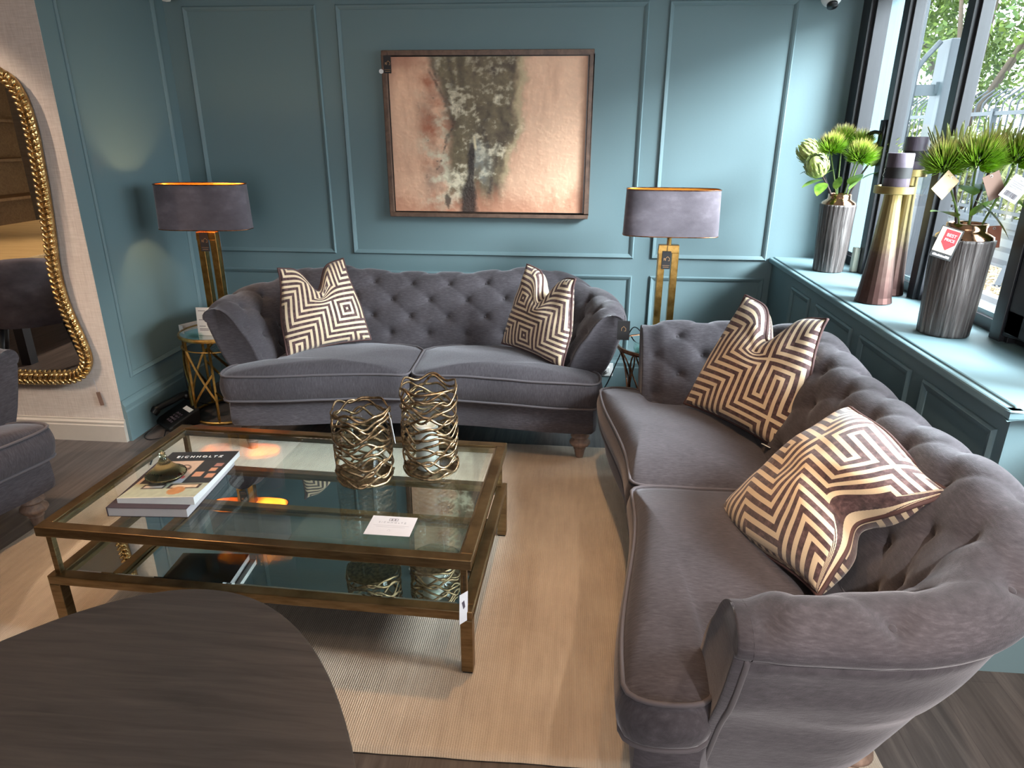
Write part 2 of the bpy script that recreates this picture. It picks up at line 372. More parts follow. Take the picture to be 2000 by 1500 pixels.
# opening sash nearest the camera
fs=B()
for y0,y1,z0,z1 in ((2.29,2.385,ZS+.03,2.2),(1.83,1.92,ZS+.03,2.2),(1.83,2.385,ZS+.03,ZS+.12),(1.83,2.385,2.1,2.2)): fs.box(XI+.006,XO-.006,y0,y1,z0,z1)
fs.ob('sash',M_frame,wt,bevel=.008)
P=catmull([(1.478,3.625,1.56),(1.455,3.655,1.565),(1.44,3.70,1.54),(1.435,3.735,1.48),(1.436,3.75,1.44)],5)
B().tube(P,[.013]*(len(P)-6)+[.011,.010,.009,.008,.007,.006],8,flat=.7).box(1.475,1.492,3.605,3.645,1.5,1.62).ob('window_handle',M_blackp,wt,True)
# alarm contact on the sill
t=thing('alarm_contact','small cream plastic alarm contact stuck to the window frame above the sill','sensor',(1.475,3.655,ZS+.0015))
B().box(-.014,.014,-.02,.02,0,.125).ob('housing',simple('cream_plastic',lin(226,220,200),.4),t,bevel=.004)
# ---------------------------------------------------------------- ceiling fixtures
def dome(loc,label,r):
    t=thing('security_camera',label,'camera',loc)
    B().lathe([(r*1.15,0),(r*1.15,-.03),(r*1.02,-.05),(r,-.085),(r*.82,-.105)],32).ob('housing',M_white,t,True,angle=.6)
    B().ell((0,0,-.10),(r*.78,r*.78,r*.75),24,14).ob('dome',M_white,t,True)
    B().lathe([(r*.40,0),(r*.40,.012),(0,.014)],24,rot=Matrix.Rotation(PI-.55,3,'X')).ob('lens',M_blackp,t,True)
    t.children[-1].location=(0,-r*.42,-.10-r*.58)
    B().lathe([(.03,0),(.03,CEIL-loc[2])],16).ob('mount',M_white,t)
    return t
dome((1.20,3.78,2.272),'white dome security camera hanging near the window at top right',.062)
t=thing('motion_sensor','small white sensor in the top left corner of the teal walls','sensor',(-2.21,3.92,2.255))
B().lathe([(.02,0),(.028,-.012),(.028,-.028),(.02,-.042),(0,-.046)],24).ob('housing',M_white,t,True); B().lathe([(.012,0),(.012,CEIL-2.255)],12).ob('mount',M_white,t)
em=NT('downlight_glow'); em.P(base=(1,1,1,1),emis=(1,.8,.6,1),emiss=6.0)
first=None
for i,(a,b,e,c,an) in enumerate(SPOTS):
    if first is None:
        t=thing('ceiling_light','round recessed ceiling downlight with a white rim','light',(a[0],a[1],CEIL),0,'recessed downlights')
        B().lathe([(.052,0),(.052,-.006),(.04,-.008),(.036,0)],32,cap=False).ob('rim',M_white,t,True,angle=.5)
        B().lathe([(.035,-.002),(0,-.0021)],24,cap=False).ob('diffuser',em.m,t); first=t
    else: dup(first,(a[0],a[1],CEIL))  # the added sofa arm spot gets a made-up fixture here too
# ---------------------------------------------------------------- rug
cr=[(-2.245,1.275),(.86,1.315),(.76,3.215),(-2.14,3.245)]
N=160; V=[];F=[];
for i in range(N+1):
    for j in range(N+1):
        u,v=i/N,j/N; p=[(1-u)*(1-v)*cr[0][q]+u*(1-v)*cr[1][q]+u*v*cr[2][q]+(1-u)*v*cr[3][q] for q in(0,1)]
        e=min(u,1-u,v,1-v); w=.006*(noise.noise((u*14,v*14,3)) if e<.004 else 0)
        V.append((p[0]+w,p[1]+w,.004+.010*min(1,e*160)+.0012*noise.noise((u*90,v*60,0))))
for i in range(N):
    for j in range(N):
        a=i*(N+1)+j; F.append((a,a+N+1,a+N+2,a+1))
rug=raw('rug',V,F,M_rug); tag(rug,'large beige woven rug under the glass coffee table','rug')
# ---------------------------------------------------------------- painting
t=thing('framed_painting','abstract painting of a dark olive smoke plume on peach, in a bronzed frame','painting',(-.498,D,1.085))
w,h=1.175,.897; fr=B()
for x0,x1,z0,z1 in ((-w/2,w/2,0,.026),(-w/2,w/2,h-.026,h),(-w/2,-w/2+.026,.026,h-.026),(w/2-.026,w/2,.026,h-.026)): fr.box(x0,x1,-.05,-.003,z0,z1)
fr.ob('frame',M_frw,t,bevel=.003)
B().box(-w/2+.024,w/2-.024,-.022,-.004,.024,h-.024).ob('backing',M_blackp,t)
def fbm(x,y,s,o=4,seed=0):
    r=0;a=1;tot=0
    for k in range(o): r+=a*noise.noise((x*s+seed*7.1,y*s-seed*3.3,seed*1.7)); tot+=a; a*=.6; s*=2.1
    return 2.1*r/tot
nx,nz=330,250; V=[];Cc=[]
def L3(r,g,b): return np.array(lin(r,g,b)[:3])
peach,rose,olive,dk,pale,rust=L3(222,178,148),L3(176,124,100),L3(104,92,70),L3(48,39,36),L3(206,194,168),L3(160,96,70)
def mixc(c,d,k): return c+(d-c)*float(np.clip(k,0,1))
for j in range(nz+1):
    for i in range(nx+1):
        u,v=i/nx,j/nz   # v: 0 bottom
        n1=fbm(u,v,3,5,1); n2=fbm(u,v*.22,13,4,2); n3=fbm(u,v,30,4,3); n4=fbm(u,v,6,5,4); n5=fbm(u,v*.6,9,4,12)
        c=mixc(peach*(1+.09*n1+.05*n3),rose,.22+.35*n2+.3*n1-.7*max(0,u-.64)*2)
        lf=float(sm(.10,.22,u)*sm(.46,.34,u))
        c=mixc(c,L3(158,126,106),lf*(.50+.9*n5))
        c=mixc(c,rust,lf*(n4*1.2+.05))
        c=mixc(c,pale*.95,lf*(fbm(u,v,10,4,9)*1.7-.25))
        c=mixc(c,dk,lf*(n3*1.1+n5*.7-.72)*float(sm(.05,.3,v))*1.4)
        c=mixc(c,L3(196,150,104),float(sm(.03,.0,abs(u-.12)))*.0)
        wl=np.interp(v,[0,.12,.45,.7,1],[.33,.29,.285,.27,.20])+.035*n4; wr=np.interp(v,[0,.2,.5,.6,1],[.54,.60,.66,.67,.69])+.03*n5
        mk=float(sm(wl-.02,wl+.05,u)*sm(wr+.04,wr-.05,u))*(.45+.55*float(sm(0,.18,v)))
        ol=olive*(1+.30*n3+.25*n2)
        ol=mixc(ol,dk,.05+.75*float(sm(.5,.95,v))*(.35+.9*n2)+1.1*n4-.05)
        ol=mixc(ol,pale,(fbm(u*1.1,v,5.2,4,6)*1.6+1.0*n3-.12)*(.5+.7*float(sm(.95,.55,v))))
        ol=mixc(ol,L3(126,140,142),float(sm(.08,.0,abs(u-.47)))*float(sm(.1,.3,v)*sm(.6,.4,v))*(.4+.7*n5))
        c=mixc(c,ol,mk*.96)
        c=mixc(c,L3(196,182,140),float(sm(.03,.0,abs(u-wr+.01)))*float(sm(.12,.3,v))*.45)
        # branching dark veins
        for x0,y0,x1,y1,w_ in ((.23,1,.25,.88,.014),(.21,.90,.29,.72,.008),(.30,.74,.31,.60,.010),(.32,.98,.33,.82,.014),(.37,1,.38,.84,.012),(.52,.70,.47,.55,.016),(.57,.66,.60,.55,.014),(.49,.52,.50,.30,.008),(.55,.45,.50,.12,.008),(.31,.55,.28,.42,.006)):
            if min(y0,y1)-.03<v<max(y0,y1)+.03:
                f_=np.clip((v-y0)/(y1-y0),0,1); xx=x0+(x1-x0)*f_+.022*n4+.012*n5; c=mixc(c,dk,float(sm(w_*2.0,w_*.1,abs(u-xx)))*(.45+.5*n3))
        rb=float(sm(.20,.0,v+.10*n2+.04*n3)); c=mixc(c,rust,rb*.6)
        xc=np.interp(v,[0,.12,.28,.42,.50],[.395,.40,.418,.42,.425]); ww=np.interp(v,[0,.15,.26,.40,.5],[.046,.040,.015,.010,.005])+.012*n5+.008*n3
        ww=max(.004,ww); rv=float(sm(ww*1.35,ww*.55,abs(u-xc-.008*n4))*sm(.50,.42,v))*.93; cc=dk*(.55+1.8*abs(noise.noise((u*110,v*90,8))))
        c=mixc(c,cc,rv)
        r3=float(sm(.055,.03,math.hypot((u-.285)*2.6,v-.075)+.02*n3))*.8; c=mixc(c,dk*.8,r3)
        c=mixc(c,L3(214,196,160),float(sm(.012,.0,abs(u-.43+.1*(v-.5))))*float(sm(.40,.44,v)*sm(.52,.48,v))*.9)
        c=mixc(c,L3(146,92,72),float(sm(.78,1.05,v+.1*n1)*sm(.26,.10,u))*.7)
        c=mixc(c,L3(150,104,84),float(sm(.955,1.0,u+.03*n1))*.5+float(sm(.05,.0,u))*.25)
        V.append((-w/2+.032+u*(w-.064),-.030-.0015*max(0,n3)-.004*rv*abs(noise.noise((u*160,v*130,0))),.032+v*(h-.064))); Cc.append(np.clip(c*1.28,0,1))
F=[(j*(nx+1)+i,j*(nx+1)+i+1,(j+1)*(nx+1)+i+1,(j+1)*(nx+1)+i) for j in range(nz) for i in range(nx)]
raw('canvas',V,F,M_paint,t,True,cols=np.array(Cc))
# ---------------------------------------------------------------- tags with the house mark
def house(parent,mat,s,loc,rot):
    g=B(); pts=[(-.5,-.5),(-.5,.15),(.0,.62),(.5,.15),(.5,-.5),(.12,-.5)]
    for a,b in zip(pts[:-1],pts[1:]):
        d=Vector((b[0]-a[0],b[1]-a[1],0)); n=Vector((-d.y,d.x,0)).normalized()*.055
        A,Bv=Vector((*a,0)),Vector((*b,0)); g.add([(A-n)*s,(Bv-n)*s,(Bv+n)*s,(A+n)*s],[(0,1,2,3)])
    o=g.ob('house_logo',mat,parent); o.location=loc; o.rotation_euler=rot; return o
def hang_tag(label,loc,rz,w=.05,h=.095,string=.03,tilt=0,card=None,mark=True,group=None):
    t=thing('hang_tag',label,'tag',loc,rot=(tilt,0,rz),group=group)
    B().box(-w/2,w/2,-.001,.001,-string-h,-string).ob('card',card or M_bcard,t,bevel=.0006)
    B().tube([(0,.002,0),(.003,0,-string*.5),(0,0,-string-.008)],.0011,6).ob('cord',M_blackp,t)
    if mark:
        house(t,M_goldfoil,w*.42,(w*.14,-.0016,-string-h*.42),(PI/2,0,0)); text('R',w*.42,M_goldfoil,t,(-w*.2,-.0016,-string-h*.46),(PI/2,0,0))
        B().box(-w*.4,w*.4,-.0018,-.001,-string-h*.80,-string-h*.785).box(-w*.33,w*.33,-.0018,-.001,-string-h*.9,-string-h*.88).ob('printed_line',M_goldfoil,t)
    return t
hang_tag('black hang tag on the top left corner of the painting frame',(-1.052,D-.054,1.975),0,.042,.09,.02)
B().lathe([(.012,0),(.012,.006)],16,rot=Matrix.Rotation(PI/2,3,'X')).ob('cap',M_white) 
o=bpy.data.objects['cap']; o.name='security_tag'; o.location=(-1.088,D-.053,1.875); tag(o,'round white security tag on the left side of the painting frame','tag')
# ---------------------------------------------------------------- gilt mirror
def mirror():
    x1=-2.425; t=thing('wall_mirror','tall gilt mirror with a braided wheat-ear frame on the pale linen wall','mirror',(-2.93,YA,.33))
    H=1.50; pts=[]
    right=[(.27,.025),(.42,.045),(.485,.12),(.480,.22),(.452,.34),(.432,.45),(.428,.60),(.447,.78),(.462,.95),(.470,1.10),(.474,1.25),(.455,1.38),(.40,1.455),(.27,1.485)]
    out=[(0,.022)]+right+[(0,1.49)]+[(-x,z) for x,z in right[::-1]]
    C=resample(catmull(out,8,True),330,True)
    fr=B(); fr.tube([(x,-.022,z) for x,z in C],.024,10,True,flat=1.0,up=(0,1,0))
    for i in range(0,330,2):
        p=C[i]; q=C[(i+1)%330]-C[i-1]; tx,tz=q/np.linalg.norm(q)
        nx_,nz_=-tz,tx   # inward normal (outline runs counter-clockwise)
        for sd in (-1,1):
            dx=tx*.62+nx_*sd*.78; dz=tz*.62+nz_*sd*.78
            e=Vector((dx,0,dz)).normalized(); n=Vector((0,-1,0)); s=e.cross(n)
            Mx=Matrix((e,s,n)).transposed()
            fr.ell((p[0]+nx_*sd*.0135,-.040,p[1]+nz_*sd*.0135),(.0235,.0105,.014),8,6,Mx)
    fr.ob('braided_frame',M_gold,t,True)
    ring=[(x,-.012,z) for x,z in C]; c0=(0,-.012,.75)
    B().add(ring+[c0],[(i,(i+1)%330,330) for i in range(330)]).ob('mirror_glass',M_mirror,t)
    return t
mirror()
t=thing('price_tag','narrow brown paper tag hanging below the gilt mirror frame','tag',(-2.445,YA-.012,.355),rot=(0,-.12,0))
B().box(-.011,.011,-.001,.001,-.15,-.075).ob('card',M_brownc,t); B().tube([(0,0,0),(0,0,-.08)],.001,6).ob('cord',M_grey,t)
# ---------------------------------------------------------------- button-back sofas
def turned_leg(h,r):
    return [(0,h),(r*.95,h),(r*.95,h*.93),(r*.72,h*.90),(r*.70,h*.86),(r*.98,h*.80),(r*1.02,h*.74),(r*.80,h*.68),(r*.82,h*.64),(r*1.12,h*.56),(r*1.15,h*.50),(r*.95,h*.42),(r*.62,h*.35),(r*.60,h*.31),(r*.68,h*.29),(r*.60,h*.27),(r*.44,h*.02),(r*.42,0),(0,0)]
def base_path(wi,yf,yb,rc,n):
    P=[]
    for y in np.linspace(yf,yb-rc,10): P.append((-wi,y))
    for a in np.linspace(0,PI/2,16)[1:]: P.append((-wi+rc-rc*math.cos(a),yb-rc+rc*math.sin(a)))
    xs=np.linspace(-wi+rc,0,20)[1:]
    P+=[(x,yb) for x in xs]
    P=np.array(P); return np.vstack([P,(P*[-1,1])[::-1][1:]])
def sofa(name,label,cat,loc,rz,wi=.76,ncush=2,hs=(.715,.80,.762),ws=.93,group=None):
    root=thing(name,label,cat,loc,rz,group)
    yf,yb,rc=.20,.60,.19
    P=base_path(wi,yf,yb,rc,0)
    d=np.gradient(P,axis=0); d/=np.linalg.norm(d,axis=1)[:,None]; Nn=np.stack([-d[:,1],d[:,0]],1)
    Q=P+Nn*.14
    s=np.r_[0,np.cumsum(np.linalg.norm(np.diff(Q,axis=0),axis=1))]; T=s[-1]
    NS=int(T*150); st=np.linspace(0,T,NS)
    Px=np.stack([np.interp(st,s,P[:,k]) for k in(0,1)],1); Nx=np.stack([np.interp(st,s,Nn[:,k]) for k in(0,1)],1)
    for _ in range(6): Nx[1:-1]=(Nx[:-2]+2*Nx[1:-1]+Nx[2:])/4
    Nx/=np.linalg.norm(Nx,axis=1)[:,None]
    # crest height along the run: arm, shoulder, dip of the back
    arm=abs(T/2-st); La=T/2
    cornerpos=La-.42 if wi>.5 else La-.40
    Hc=np.interp(arm,[0,max(.05,La-1.02),La-.76,La-.64,La-.42,La],[hs[2],hs[2]+.006,hs[1],hs[1]-.004,hs[0]+.012,hs[0]-.004])
    for _ in range(160): Hc[1:-1]=(Hc[:-2]+2*Hc[1:-1]+Hc[2:])/4
    # profile: (outward, height factor 0..1 between .36 and crest)
    prof=catmull([(0,0),(.018,.2),(.052,.45),(.098,.68),(.140,.85),(.180,.96),(.225,1.0),(.266,.972),(.287,.915),(.288,.86),(.272,.825)],8)
    prof=resample(prof*[1,.42],64)/[1,.42]
    nv=len(prof); pl=prof*[1,.42]; dl=np.gradient(pl,axis=0); dl/=np.linalg.norm(dl,axis=1)[:,None]; pn=np.stack([-dl[:,1],dl[:,0]],1)
    vl=np.r_[0,np.cumsum(np.linalg.norm(np.diff(pl,axis=0),axis=1))]
    icr=int(np.argmax(prof[:,1])); vc=vl[icr]+.02
    nb=max(2,round((T-.26)/.205)); a=(T-.26)/nb if wi>.5 else T/4.4; bb=.098
    U=(st-T/2)[:,None]/a; Vv=(vc-vl)[None,:]/bb
    U=U+0*Vv; Vv=Vv+0*U
    p=U+Vv/2; q=U-Vv/2
    below=sm(-.15,.1,Vv)            # lattice applies up to the crest row
    dp=abs(p-np.round(p)); dq=abs(q-np.round(q))
    # nearest button distance in metres (test neighbours)
    best=np.full(U.shape,9.)
    for k in range(0,5):
        off=0 if k%2==0 else .5
        du=(U-off-np.round(U-off))*a; dv=(Vv-k)*bb
        best=np.minimum(best,np.hypot(du,dv*1.0))
    dim=np.exp(-(best/.025)**1.15)
    crease=np.maximum(np.exp(-(dp/.085)),np.exp(-(dq/.085)))*below*.15
    crest=np.exp(-abs(U-np.round(U))*a/.012)*(1-below)*.32*np.exp(-np.clip(-Vv,0,9)*.12)
    low=sm(3.1,3.9,Vv)
    g=np.clip(dim*1.0+crease*(1-low)+crest,0,1.1)
    puff=.031*(1-g)
    endf=sm(0,.07,np.minimum(st,T-st))[:,None]
    # soft fold noise
    fold=np.zeros(U.shape)
    for i in range(0,NS):
        for j in range(nv):
            fold[i,j]=noise.noise((st[i]*9,vl[j]*9,wi*10))
    fold=.004*fold
    puff=(puff*(.35+.65*endf)+fold)*sm(-.02,.06,vl)[None,:]*(1-.85*sm(vc-.02,vl[-1],vl)[None,:])
    V=[];F=[]
    for i in range(NS):
        H=Hc[i]; z0=.36
        for j in range(nv):
            o=prof[j,0]+pn[j,0]*puff[i,j]; z=z0+prof[j,1]*(H-z0)+pn[j,1]*puff[i,j]
            x,y=Px[i]+Nx[i]*o; V.append((x,y,z))
    for i in range(NS-1):
        for j in range(nv-1):
            k=i*nv+j; F.append((k,k+1,k+nv+1,k+nv))
    raw('tufted_back',V,F,M_sofa,root)
    # buttons
    bm=None
    ju=[];
    for k in range(0,4):
        off=0 if k%2==0 else .5
        for n_ in range(-12,13):
            u=(n_+off)*a+T/2; v=vc-k*bb
            if u<.09 or u>T-.09: continue
            i=min(range(NS),key=lambda i:abs(st[i]-u)); j=min(range(nv),key=lambda j:abs(vl[j]-v))
            vx=Vector(V[i*nv+j]); n3=Vector((Nx[i][0]*pn[j,0],Nx[i][1]*pn[j,0],pn[j,1])).normalized()
            if bm is None:
                o=B().ell((0,0,0),(.0095,.0095,.005),10,6).ob('button',M_sofa,root,True); bm=o
            else: o=bm.copy(); COL.objects.link(o)
            o.location=vx+n3*.003; o.rotation_euler=n3.to_track_quat('Z','Y').to_euler()
    # outer panel, flaring out from the rail to the roll
    op=catmull([(.272,.825),(.274,.80),(.266,.72),(.225,.38),(.175,.10),(.12,-.25),(.078,-.50)],6)
    oV=[];oF=[];no=len(op)
    for i in range(0,NS,2):
        H=Hc[i]
        for j in range(no):
            zz=.36+op[j,1]*((H-.36) if op[j,1]>0 else .41); o=op[j,0]
            if j>2: o+=.004*noise.noise((st[i]*3,j*.3,5))
            x,y=Px[i]+Nx[i]*o; oV.append((x,y,zz))
    ni=len(range(0,NS,2))
    for i in range(ni-1):
        for j in range(no-1):
            k=i*no+j; oF.append((k,k+1,k+no+1,k+no))
    raw('outer_panel',oV,oF,M_sofab,root)
    B().tube([Vector(oV[i*no+1])+Vector((0,0,0)) for i in range(ni)],.0065,6).ob('seam_piping',M_pipe,root,True)
    # arm facings
    for i,sg in ((0,-1),(NS-1,1)):
        H=Hc[i]; loop=[]
        for j in range(0,nv,2): 
            zz=.36+prof[j,1]*(H-.36); oo=prof[j,0]+pn[j,0]*puff[i,j]; zz+=pn[j,1]*puff[i,j]; loop.append((oo,zz))
        loop+=[(op[j,0],.36+op[j,1]*((H-.36) if op[j,1]>0 else .41)) for j in range(1,no,3)]+[(op[-1,0],.155),(.005,.155)]
        L=np.array(loop); cen=np.array([.16,.55]); R=[]
        for ins,yy in ((1.0,0.0),(.99,-.012),(.965,-.022),(.93,-.027),(.80,-.024),(.55,-.022)):
            c2=np.stack([np.interp(L[:,1],[.15,.45,.7],[.05,.11,.2]),L[:,1]],1); Z=c2+(L-c2)*ins
            R.append([(Px[i][0]+Nx[i][0]*o,Px[i][1]+Nx[i][1]*o+yy,z) for o,z in Z])
        B().rings(R,True,False,True).ob('arm_facing',M_sofa,root,True)
        k=[(Px[i][0]+Nx[i][0]*op[j,0],Px[i][1]-.004,.36+op[j,1]*((H-.36) if op[j,1]>0 else .41)) for j in range(no)]
        B().tube(k,.006,6).ob('facing_piping',M_pipe,root,True)
    # front rail and base
    def yfront(x): return .078*(1-sm(.15,.85,abs(x)/ws*.93))
    xs=np.linspace(-ws+.03,ws-.03,40)
    out=[(x,yfront(x)+.03) for x in xs]+[(ws-.012,.06),(ws-.012,.17),(wi+.07,.215),(wi+.05,.48),(wi-.06,.66),(-wi+.06,.66),(-wi-.05,.48),(-wi-.07,.215),(-ws+.012,.17),(-ws+.012,.06)]
    out=np.array(out); c=np.array([0,.3]); R=[]
    for z,k,b_ in ((.155,.93,0),(.155,.985,0),(.165,1.0,0),(.20,1.004,0),(.26,1.0,0),(.30,.985,0),(.305,.90,0)):
        R.append([(*(c+(q-c)*[1-(1-k)*.5,k]),z) for q in out])
    B().rings(R,True,True,True).ob('base_rail',M_sofa,root,True,angle=1.0)
    # seat cushions
    if ncush==2: spans=((-ws,-.004,-1),(.004,ws,1))
    else: spans=((-ws,ws,0),)
    for x0,x1,sd in spans:
        fr=[(x,float(yfront(x))) for x in np.linspace(x0+.02 if sd>=0 and x0>0 else x0+.03,x1-.02 if sd<=0 and x1<=0 else x1-.03,22)]
        L=list(fr)
        if sd>=0: L+=[(x1-.006,.035),(x1,.10),(x1-.01,.165),(x1-.05,.188),(wi+.01,.20),(wi-.005,.25),(wi-.02,.40),(wi-.06,.585)]
        else: L+=[(x1,.12),(x1,.30),(x1-.002,.595)]
        if sd<=0: L+=[(-wi+.06,.585),(-wi+.02,.40),(-wi+.005,.25),(-wi-.01,.20),(x0+.05,.188),(x0+.01,.165),(x0,.10),(x0+.006,.035)]
        else: L+=[(x0+.002,.595),(x0,.30),(x0,.12)]
        O=resample(chaikin(L,2),120,True); cx=(x0+x1)/2-(.06*sd if sd else 0); c=np.array([cx,.15])
        dO=np.roll(O,-1,0)-np.roll(O,1,0); dO/=np.linalg.norm(dO,axis=1)[:,None]; nO=np.stack([dO[:,1],-dO[:,0]],1)
        zt,zb=.430,.300; R=[]
        def ring(k,zf,off=0):
            r=[]
            for (x,y),n in zip(O,nO):
                X=c[0]+(x-c[0])*k+n[0]*off; Y=c[1]+(y-c[1])*k+n[1]*off
                r.append((X,Y,zf+.0035*noise.noise((X*7,Y*7,zf*3+sd))*(1 if zf>.4 else 1.2)))
            return r
        for k in (.02,.15,.3,.45,.58,.7,.8,.88,.94,.975,.993): R.append(ring(k,zt+.052*(1-k**2.6)-.004*(k>.97)))
        for f,o_ in ((0.0,.000),(.12,.008),(.3,.014),(.5,.017),(.7,.014),(.88,.008),(1.0,0)): R.append(ring(1,zt-(zt-zb)*f,o_))
        for k in (.98,.8,.3): R.append(ring(k,zb-.002))
        sc=B().rings(R,True,True,True).ob('seat_cushion',M_sofab,root,True)
        for z in (zt-.001,zb+.001):
            B().tube([(x+n[0]*.004,y+n[1]*.004,z+.0035*noise.noise((x*7,y*7,z*3+sd))) for (x,y),n in zip(O,nO)],.0058,6,True).ob('piping',M_pipe,sc,True)
    # legs
    lg=None
    for x,y in ((-ws+.085,.105),(ws-.085,.105),(-wi+.08,.60),(wi-.08,.60)):
        if lg is None: lg=B().lathe(turned_leg(.156,.046),24).ob('leg',M_leg,root,True,angle=.9); o=lg
        else: o=lg.copy(); COL.objects.link(o)
        o.location=(x,y,0.0)
    return root
SG=None
S1=sofa('button_back_sofa','charcoal two-cushion button-back sofa standing against the back wall under the painting','sofa',(-.765,2.965,.0145),math.radians(2.0))
S2=dup(S1,(.152,2.03,.0145),-PI/2-math.radians(.4),'charcoal two-cushion button-back sofa along the window wall at right')
A1=sofa('button_back_armchair','grey button-back armchair with turned wooden leg, cut off by the left edge','armchair',(-2.075,1.90,.0),PI/2+math.radians(3),wi=.30,ncush=1,ws=.46,hs=(.715,.79,.77))
# ---------------------------------------------------------------- patterned scatter cushions
def cushion(label,loc,R,S=.46,T=.075,chop=.13,seed=0,cw=.30,lab=True,droop=0.0):
    root=thing('scatter_cushion',label,'cushion',loc,group=None); root.rotation_euler=R.to_euler()
    N=56; V=[];UV=[];F=[]
    def pt(a,b,side):
        x=a*S/2*(1-.055*(1-b*b)); z=b*S/2*(1-.055*(1-a*a))
        th=T*(max(0,(1-a*a)*(1-b*b)))**.42
        up=sm(-.35,1.0,b); dip=math.exp(-(a/cw)**2)
        th*=1-.25*dip*up
        th*=1+.12*noise.noise((a*1.7+seed,b*1.7,side))
        z-=chop*dip*up**1.7; x*=1-.24*up
        # ears bend towards the front a little, bottom settles
        y=side*th - .035*up*(abs(a)**2)+ .05*up*dip*side*(.5)
        if b<-.6: z+=.012*(b+.6)*-1*(1-a*a)
        y+=.006*noise.noise((a*3+seed,b*3,1))
        return (x,y,z+S/2)
    idx={}
    for side in (-1,1):
        for i in range(N+1):
            for j in range(N+1):
                a=-1+2*i/N; b=-1+2*j/N
                edge=i in(0,N) or j in(0,N)
                if edge and (i,j,0) in idx: continue
                idx[(i,j,0 if edge else side)]=len(V); V.append(pt(a,b,side)); UV.append((a*.5*side*-1+seed*.37,b*.5+seed*.21))
        for i in range(N):
            for j in range(N):
                g=lambda i,j:idx[(i,j,0 if (i in(0,N) or j in(0,N)) else side)]
                f=(g(i,j),g(i+1,j),g(i+1,j+1),g(i,j+1)); F.append(f if side<0 else f[::-1])
    raw('cover',V,F,M_cush,root,True,uvs=UV)
    loop=[idx[(i,0,0)] for i in range(N)]+[idx[(N,j,0)] for j in range(N)]+[idx[(i,N,0)] for i in range(N,0,-1)]+[idx[(0,j,0)] for j in range(N,0,-1)]
    B().tube([V[k] for k in loop],.0058,6,True).ob('piping',M_cpipe,root,True)
    if lab:
        x=.40*S if lab==1 else -.40*S
        g=B().box(x-.022,x+.022,-.028,-.004,-.004,-.002); g.ob('care_label',M_bcard,root)
        B().box(x-.02,x+.02,-.0285,-.0275,-.0042,-.0018).box(x-.018,x+.018,-.022,-.012,-.0019,-.0015).ob('label_print',M_paper,root)
    return root
def Rot(yaw,lean,roll=0):
    return Matrix.Rotation(yaw,3,'Z')@Matrix.Rotation(-lean,3,'X')@Matrix.Rotation(roll,3,'Y')
rad=math.radians
cushion('key-patterned velvet scatter cushion at the left end of the sofa under the painting',(-1.262,3.33,.478),Rot(rad(33),rad(20),rad(-4)),.45,seed=1,lab=2)
cushion('key-patterned cushion at the right end of the sofa under the painting, turned inward',(-.19,3.31,.476),Rot(rad(-40),rad(17),rad(5)),.44,seed=2,lab=0)
cushion('key-patterned velvet scatter cushion with two tall ears at the far end of the window sofa',(.640,2.48,.480),Rot(rad(-54),rad(28),rad(2)),.50,seed=3,lab=1)
ex=Vector((.72,.17,.67)).normalized(); ez=Vector((.2,-.93,.2)); ez=(ez-ex*ez.dot(ex)).normalized(); ey=ez.cross(ex)
cushion('key-patterned velvet scatter cushion tipped on its side behind the near arm of the window sofa',(.675,1.93,.605),Matrix((ex,ey,ez)).transposed(),.51,.115,.09,seed=4,lab=0)
RZ=.0145   # rug surface
# ---------------------------------------------------------------- glass coffee table
TW,TD=1.358,.785; TA=-math.radians(2.1)
ct=thing('coffee_table','low bronze coffee table with a clear glass top, standing on the beige rug','coffee table',(-.917,2.005,RZ),TA)
def frame(b,w,d,z0,z1,t):
    b.box(-w/2,w/2,-d/2,-d/2+t,z0,z1).box(-w/2,w/2,d/2-t,d/2,z0,z1).box(-w/2,-w/2+t,-d/2+t,d/2-t,z0,z1).box(w/2-t,w/2,-d/2+t,d/2-t,z0,z1); return b
frame(B(),TW,TD,.372,.405,.036).ob('top_frame',M_bronze,ct,bevel=.0025)
frame(B(),TW,TD,.196,.228,.036).ob('lower_frame',M_bronze,ct,bevel=.0025)
frame(B(),TW-.06,TD-.06,.385,.398,.012).ob('inner_rail',M_bronze,ct)
lg=None
for x in(-1,1):
    for y in(-1,1):
        if lg is None: lg=B().box(-.018,.018,-.018,.018,.006,.196).ob('leg',M_bronze,ct,bevel=.002); o=lg; pg=B().box(-.009,.009,-.009,.009,.228,.372).ob('post',M_bronze,ct,bevel=.001); q=pg; fp=B().box(-.015,.015,-.015,.015,0,.006).ob('foot_pad',M_blackp,ct); f=fp
        else:
            o=lg.copy();q=pg.copy();f=fp.copy(); [COL.objects.link(k) for k in(o,q,f)]
        o.location=(x*(TW/2-.018),y*(TD/2-.018),0); f.location=o.location; q.location=(x*(TW/2-.026),y*(TD/2-.026),0)
# bevelled glass top: slab with chamfered upper edge
gw,gd=TW-.072,TD-.072
def slab(w,d,z0,z1,bv,ch):
    r=lambda a,z:[(-w/2+a,-d/2+a,z),(w/2-a,-d/2+a,z),(w/2-a,d/2-a,z),(-w/2+a,d/2-a,z)]
    return B().rings([r(0,z0),r(0,z1-ch),r(bv,z1)],True,True,True)
slab(gw,gd,.394,.404,.026,.004).ob('glass_top',M_tglass,ct)
slab(TW-.072,TD-.072,.206,.214,.022,.003).ob('mirrored_shelf',M_smoke,ct)
slab(gw*.60,gd-.02,.376,.383,.018,.003).ob('sliding_glass',M_tglass,ct).location=(gw*.185,0,0)
GT=RZ+.404
def on_table(x,y): # world XY on the glass
    return (x,y,GT+.0006)
